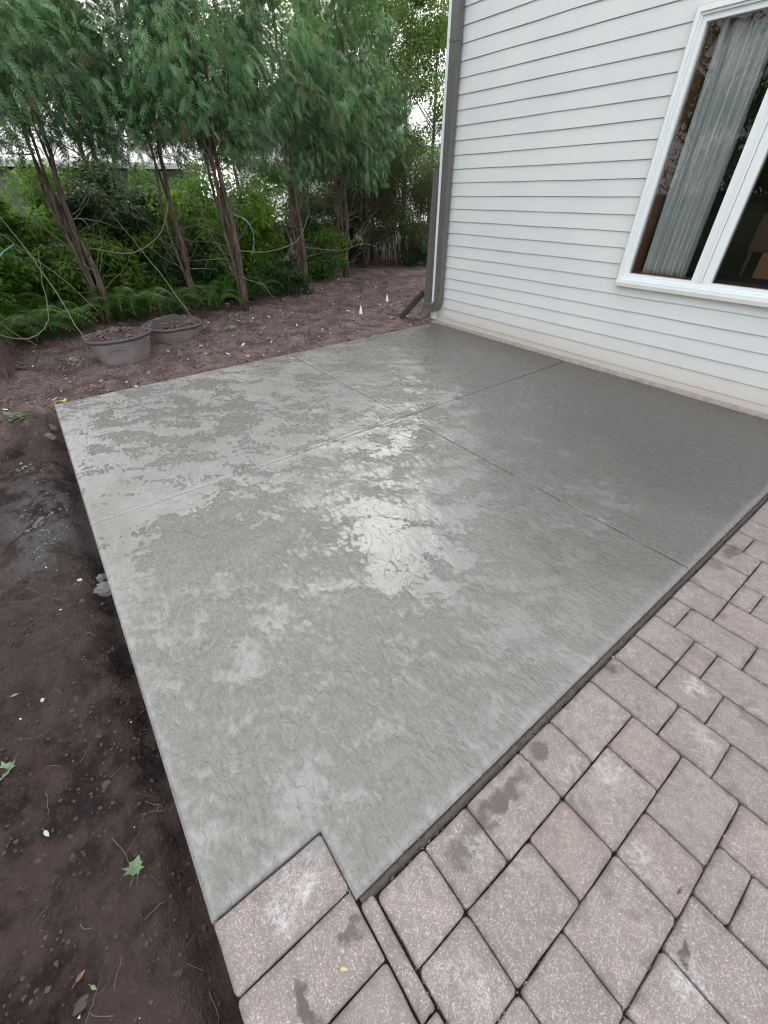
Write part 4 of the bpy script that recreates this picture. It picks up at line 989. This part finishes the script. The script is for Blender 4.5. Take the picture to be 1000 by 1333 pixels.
# ------------------------------------------------------------------ small litter
def area(x0, x1, y0, y1, dz=0, cond=None):
    def f_(r_, n):
        x = r_.uniform(x0, x1, n); y = r_.uniform(y0, y1, n)
        k_ = ~((x > -.01) & (y > -4.99) & (x < 8))
        if cond is not None: k_ &= cond(x, y)
        x, y = x[k_], y[k_]; return np.stack([x, y, ground_h(x, y)+dz], -1)
    return f_
tag(lumps('soil_crumbs', 7000, area(-.8, 5.4, -6.2, -4.99, .001), (.0015, .010), M['clod'], 1), 'dark crumbs of wet soil strewn over the dug strip', 'soil')
tag(lumps('soil_clods', 420, area(-.2, 5.4, -6.0, -5.0, -.002, lambda x, y: (y > -5.25) | (np.random.default_rng(3).random(len(x)) < .3)), (.006, .020), M['clod'], 2, .5, 1.25), 'larger lumps of dug soil beside the slab', 'soil')
tag(lumps('mulch_bits', 8000, area(-4.5, .02, -5.8, 2.2, .003), (.004, .020), M['clodm'], 4, .3, 2.8), 'brown shreds of mulch over the planting bed', 'mulch')
tag(lumps('pale_wood_chips', 420, area(-4.0, .0, -5.8, 1.8, .008), (.005, .020), M['chip'], 5, .3, 2.2), 'pale chips scattered over the mulch', 'wood chips')
tag(lumps('pale_grit', 45, area(0, 5.3, -6.0, -5.05, .002), (.002, .006), M['chip'], 6, .5, 1.3), 'pale grit on the dug soil', 'grit')
tag(lumps('spilled_cement', 170, lambda r_, n: (lambda x, y: np.stack([x, y, ground_h(x, y)+.001], -1))(1.95+r_.normal(0, .30, n), -5.25+r_.normal(0, .07, n)), (.003, .015), M['cement'], 7, .45), 'grey crumbs of spilled cement on the soil beside the slab', 'cement')
# joint grit between pavers and slab
tag(lumps('joint_grit', 700, lambda r_, n: np.stack([4.684+r_.normal(0, .009, n), r_.uniform(-4.6, -.1, n), np.full(n, -.010)], -1), (.0015, .005), M['edgecon'], 8), 'grit lying in the joint between slab and pavers', 'grit')
_jr = []
for _i0, _i1, _j0, _j1 in seen:
    _jr += [(PX+_i0*PU, PY+_j0*PV, 1, 0, (_i1-_i0)*PU), (PX+_i0*PU, PY+_j0*PV, 0, 1, (_j1-_j0)*PV)]
def joints(r_, n):
    k_ = r_.integers(0, len(_jr), n); q = np.array(_jr)[k_]; u = r_.random(n)*q[:, 4]
    return np.stack([q[:, 0]+q[:, 2]*u+r_.normal(0, .0016, n), q[:, 1]+q[:, 3]*u+r_.normal(0, .0016, n), np.full(n, -.0125)+r_.normal(0, .0025, n)], -1)
tag(lumps('joint_grit', 1500, joints, (.0012, .0038), M['clodm'], 9), 'sandy grit caught in the joints between pavers', 'grit')
tag(lumps('pale_joint_chips', 24, joints, (.002, .0045), M['chip'], 10), 'pale chips caught in the joints between pavers', 'grit')
# fine roots and straw
def strands(name, n, place, L, r, mat, seed, label, cat):
    rp = random.Random(seed); rn = np.random.default_rng(seed); P = place(rn, n); b = MB()
    for p in P:
        a_ = rp.uniform(0, 6.28); l = rp.uniform(*L); q = Vector(p); pts = []
        for k_ in range(5):
            zz = gz(q.x, q.y) if seed != 44 else q.z; pts.append((q.x, q.y, zz+.004+rp.uniform(0, .006))); a_ += rp.uniform(-.5, .5); q = q+Vector((math.cos(a_), math.sin(a_), 0))*l/4
            if q.x > -.01 and q.y > -4.995 and q.x < 8: break
        if len(pts) > 2: b.tube(pts, rp.uniform(*r), 3, False)
    o = b.build(name, mat); tag(o, label, cat, kind='stuff')
strands('fine_roots', 230, area(.5, 5.2, -5.9, -5.05), (.02, .11), (.0004, .0010), M['root'], 41, 'fine torn roots lying on the dug soil', 'roots')
strands('bed_twigs', 260, area(-3.5, 0, -5.6, 1.2), (.06, .3), (.0015, .004), M['root'], 42, 'thin dry twigs scattered over the bed', 'twigs')

def leaf_obj(kindp, x, y, z, L, rz, mat, label, lobes=1, curl=.15, cat='leaf'):
    """lobed or simple leaf with thickness, midrib fold"""
    out = []
    if lobes == 1: out = [(0, 0), (.12, .12), (.35, .2), (.62, .17), (.85, .08), (1, 0), (.85, -.08), (.62, -.17), (.35, -.2), (.12, -.12)]
    else:
        out = [(0, 0), (.10, .18), (-.02, .42), (.22, .34), (.30, .62), (.42, .30), (.62, .36), (.70, .18), (1, 0), (.70, -.18), (.62, -.36), (.42, -.30), (.30, -.62), (.22, -.34), (-.02, -.42), (.10, -.18)]
    n = len(out); vs_ = [(p[0]*L, p[1]*L, L*(curl*abs(p[1])*1.5 + curl*.6*(p[0]-.5)**2*2)) for p in out] + [(.35*L, 0, .0)]
    vs_ += [(a_, b_, c-.0012) for a_, b_, c in vs_]
    fs = [(i, (i+1) % n, n) for i in range(n)] + [((i+1) % n+n+1, i+n+1, n+n+1) for i in range(n)] + [(i, i+n+1, (i+1) % n+n+1, (i+1) % n) for i in range(n)]
    o = empty(kindp, (x, y, z), label, cat, rz=rz); o.rotation_euler[0] = .12
    b = MB(); b.add(vs_, fs); b.build('blade', mat, o, False)
    b = MB(); b.tube([(0, 0, 0), (-.18*L, .02*L, .0), (-.45*L, .0, -.001)], .0011, 4); b.build('stalk', M['root'], o)
    return o
def on(x, y, d=.006): return gz(x, y)+d
leaf_obj('fallen_leaf', 4.18, -5.16, on(4.18, -5.16, .02), .055, 2.6, M['leaf'], 'lobed green leaf with a long stalk alone on the dark soil', 3, .5)
leaf_obj('fallen_leaf', 3.55, -5.45, on(3.55, -5.45, .015), .07, -.6, M['leaf'], 'lobed green leaf at the picture edge on the soil', 3, .3)
leaf_obj('fallen_leaf', 3.86, -5.38, on(3.86, -5.38, .012), .032, .4, M['leafpale'], 'small pale leaf on the soil between the two green lobed leaves', 1)
leaf_obj('fallen_leaf', 3.22, -5.45, on(3.22, -5.45, .01), .03, 1.4, M['leaf'], 'tiny green leaf on the soil above the lobed leaf at the edge', 1)
leaf_obj('fallen_leaf', 4.33, -5.33, on(4.33, -5.33, .01), .028, 2.0, M['leafb'], 'curled red brown leaf on the soil near the picture bottom', 1, .5)
leaf_obj('fallen_leaf', 4.36, -5.30, on(4.36, -5.30, .01), .022, .6, M['leaf'], 'tiny green leaf touching the curled red brown leaf', 1)
leaf_obj('fallen_leaf', 4.40, -5.33, on(4.40, -5.33, .01), .022, -.6, M['leafc'], 'tan scrap of leaf beside the curled red brown leaf', 1)
leaf_obj('fallen_leaf', 4.91, -3.935, .004, .035, 2.2, M['leaf'], 'green leaf lying in a paver joint', 1, .3)
leaf_obj('fallen_leaf', 4.756, -4.739, .004, .020, .9, M['leafc'], 'tan scrap of leaf on the second border paver', 1, .3)
leaf_obj('fallen_leaf', -.10, -4.90, on(-.10, -4.90, .02), .06, .4, M['leafy'], 'yellow leaf lying at the far slab corner', 3, .3)
def weed(x, y, n, L, label, seed, mats=('fern',)):
    r_ = np.random.default_rng(seed); z = gz(x, y); root = empty('weed', (x, y, z), label, 'weed')
    P = np.stack([r_.normal(0, .05, n), r_.normal(0, .05, n), r_.uniform(.0, .05, n)], -1)
    scatter('foliage', LEAF4[0], LEAF4[1], P, rotmats(r_.uniform(0, 6.28, n), r_.uniform(-.6, .3, n), r_.normal(0, .5, n)), r_.uniform(L*.4, L*.85, n), r_.random(n), M['wilt'], root)
    b = MB()
    for i in range(5): a_ = i*1.3+seed; b.tube([(0, 0, .02), (math.cos(a_)*L*.5, math.sin(a_)*L*.5, .03), (math.cos(a_)*L*1.1, math.sin(a_)*L*1.1, .012)], .0018, 4)
    b.build('stem', M['root'], root)
weed(.05, -5.27, 34, .10, 'uprooted weed with pale stems on the soil near the slab corner', 1)
weed(1.05, -5.28, 16, .07, 'small uprooted weed on the soil above the spilled cement', 2)
weed(-1.35, -4.66, 26, .09, 'small green weed beside the larger tub', 3)
weed(-.45, -.02, 18, .10, 'grassy weed under the downspout outlet', 4)
weed(-1.55, -2.65, 26, .11, 'wilted grey green weed on the mulch past the tubs', 5)
weed(-2.25, -2.35, 20, .10, 'wilted weed by the foot of the multi stemmed cypress', 6)
# rubble by the slab edge
def rock(x, y, z, r, label, seed, mat='stone', flat=.75):
    import bmesh
    bm = bmesh.new(); bmesh.ops.create_icosphere(bm, subdivisions=3, radius=1)
    V = np.array([v.co[:] for v in bm.verts]); a_ = fbm(V[:, 0]+seed*3, V[:, 1]+V[:, 2]*1.7, 1.6, 4, seed); b_ = fbm(V[:, 2]-seed, V[:, 0]-V[:, 1], 4.5, 3, seed+9)
    for v, p, q in zip(bm.verts, a_, b_):
        k_ = r*(.55+.75*p+.22*q); v.co = Vector((v.co.x*k_*1.15, v.co.y*k_, v.co.z*k_*flat))
    me = bpy.data.meshes.new('rock'); bm.to_mesh(me); bm.free(); me.materials.append(M[mat])
    o = link(bpy.data.objects.new('rock', me)); o.location = (x, y, z); o.rotation_euler = (seed*.3, seed*.2, seed*1.3)
    return tag(o, label, 'rock')
rock(2.80, -5.010, -.100, .042, 'grey lump of concrete stuck to the slab edge', 1, 'cement'); rock(2.68, -5.015, -.11, .026, 'smaller grey lump just above the one stuck to the slab edge', 2, 'cement')
rock(2.62, -5.12, gz(2.62, -5.12)+.008, .012, 'pale pebble on the soil near the lump at the slab edge', 3, 'chip')
rock(1.90, -5.26, gz(1.90, -5.26), .04, 'largest grey clod in the spilled cement', 4, 'cement', .6)
rock(.25, -5.06, gz(.25, -5.06)-.005, .05, 'grey stone in the trench by the far slab corner', 5); rock(.55, -5.09, gz(.55, -5.09)-.005, .04, 'smaller grey stone in the trench past the corner stone', 6)
rock(3.30, -5.35, gz(3.30, -5.35)+.004, .008, 'pale pebble on the dark soil', 7, 'chip')
for i, (q, l) in enumerate([(((2.55, -5.35), (2.72, -5.25), (2.85, -5.15)), 'thin straw on the soil level with the lump at the slab edge'), (((2.9, -5.45), (2.85, -5.32), (2.78, -5.22)), 'pale straw pointing at the slab edge'),
                            (((4.62, -5.40), (4.50, -5.36), (4.36, -5.27)), 'long pale twig with seed husks near the picture bottom'), (((4.02, -5.20), (4.10, -5.17), (4.17, -5.165)), 'short bent straw beside the lobed leaf')]):
    bent('straw', [(p[0], p[1], gz(*p)+.008) for p in q], .0013, M['root'], l, 'straw', n=4)
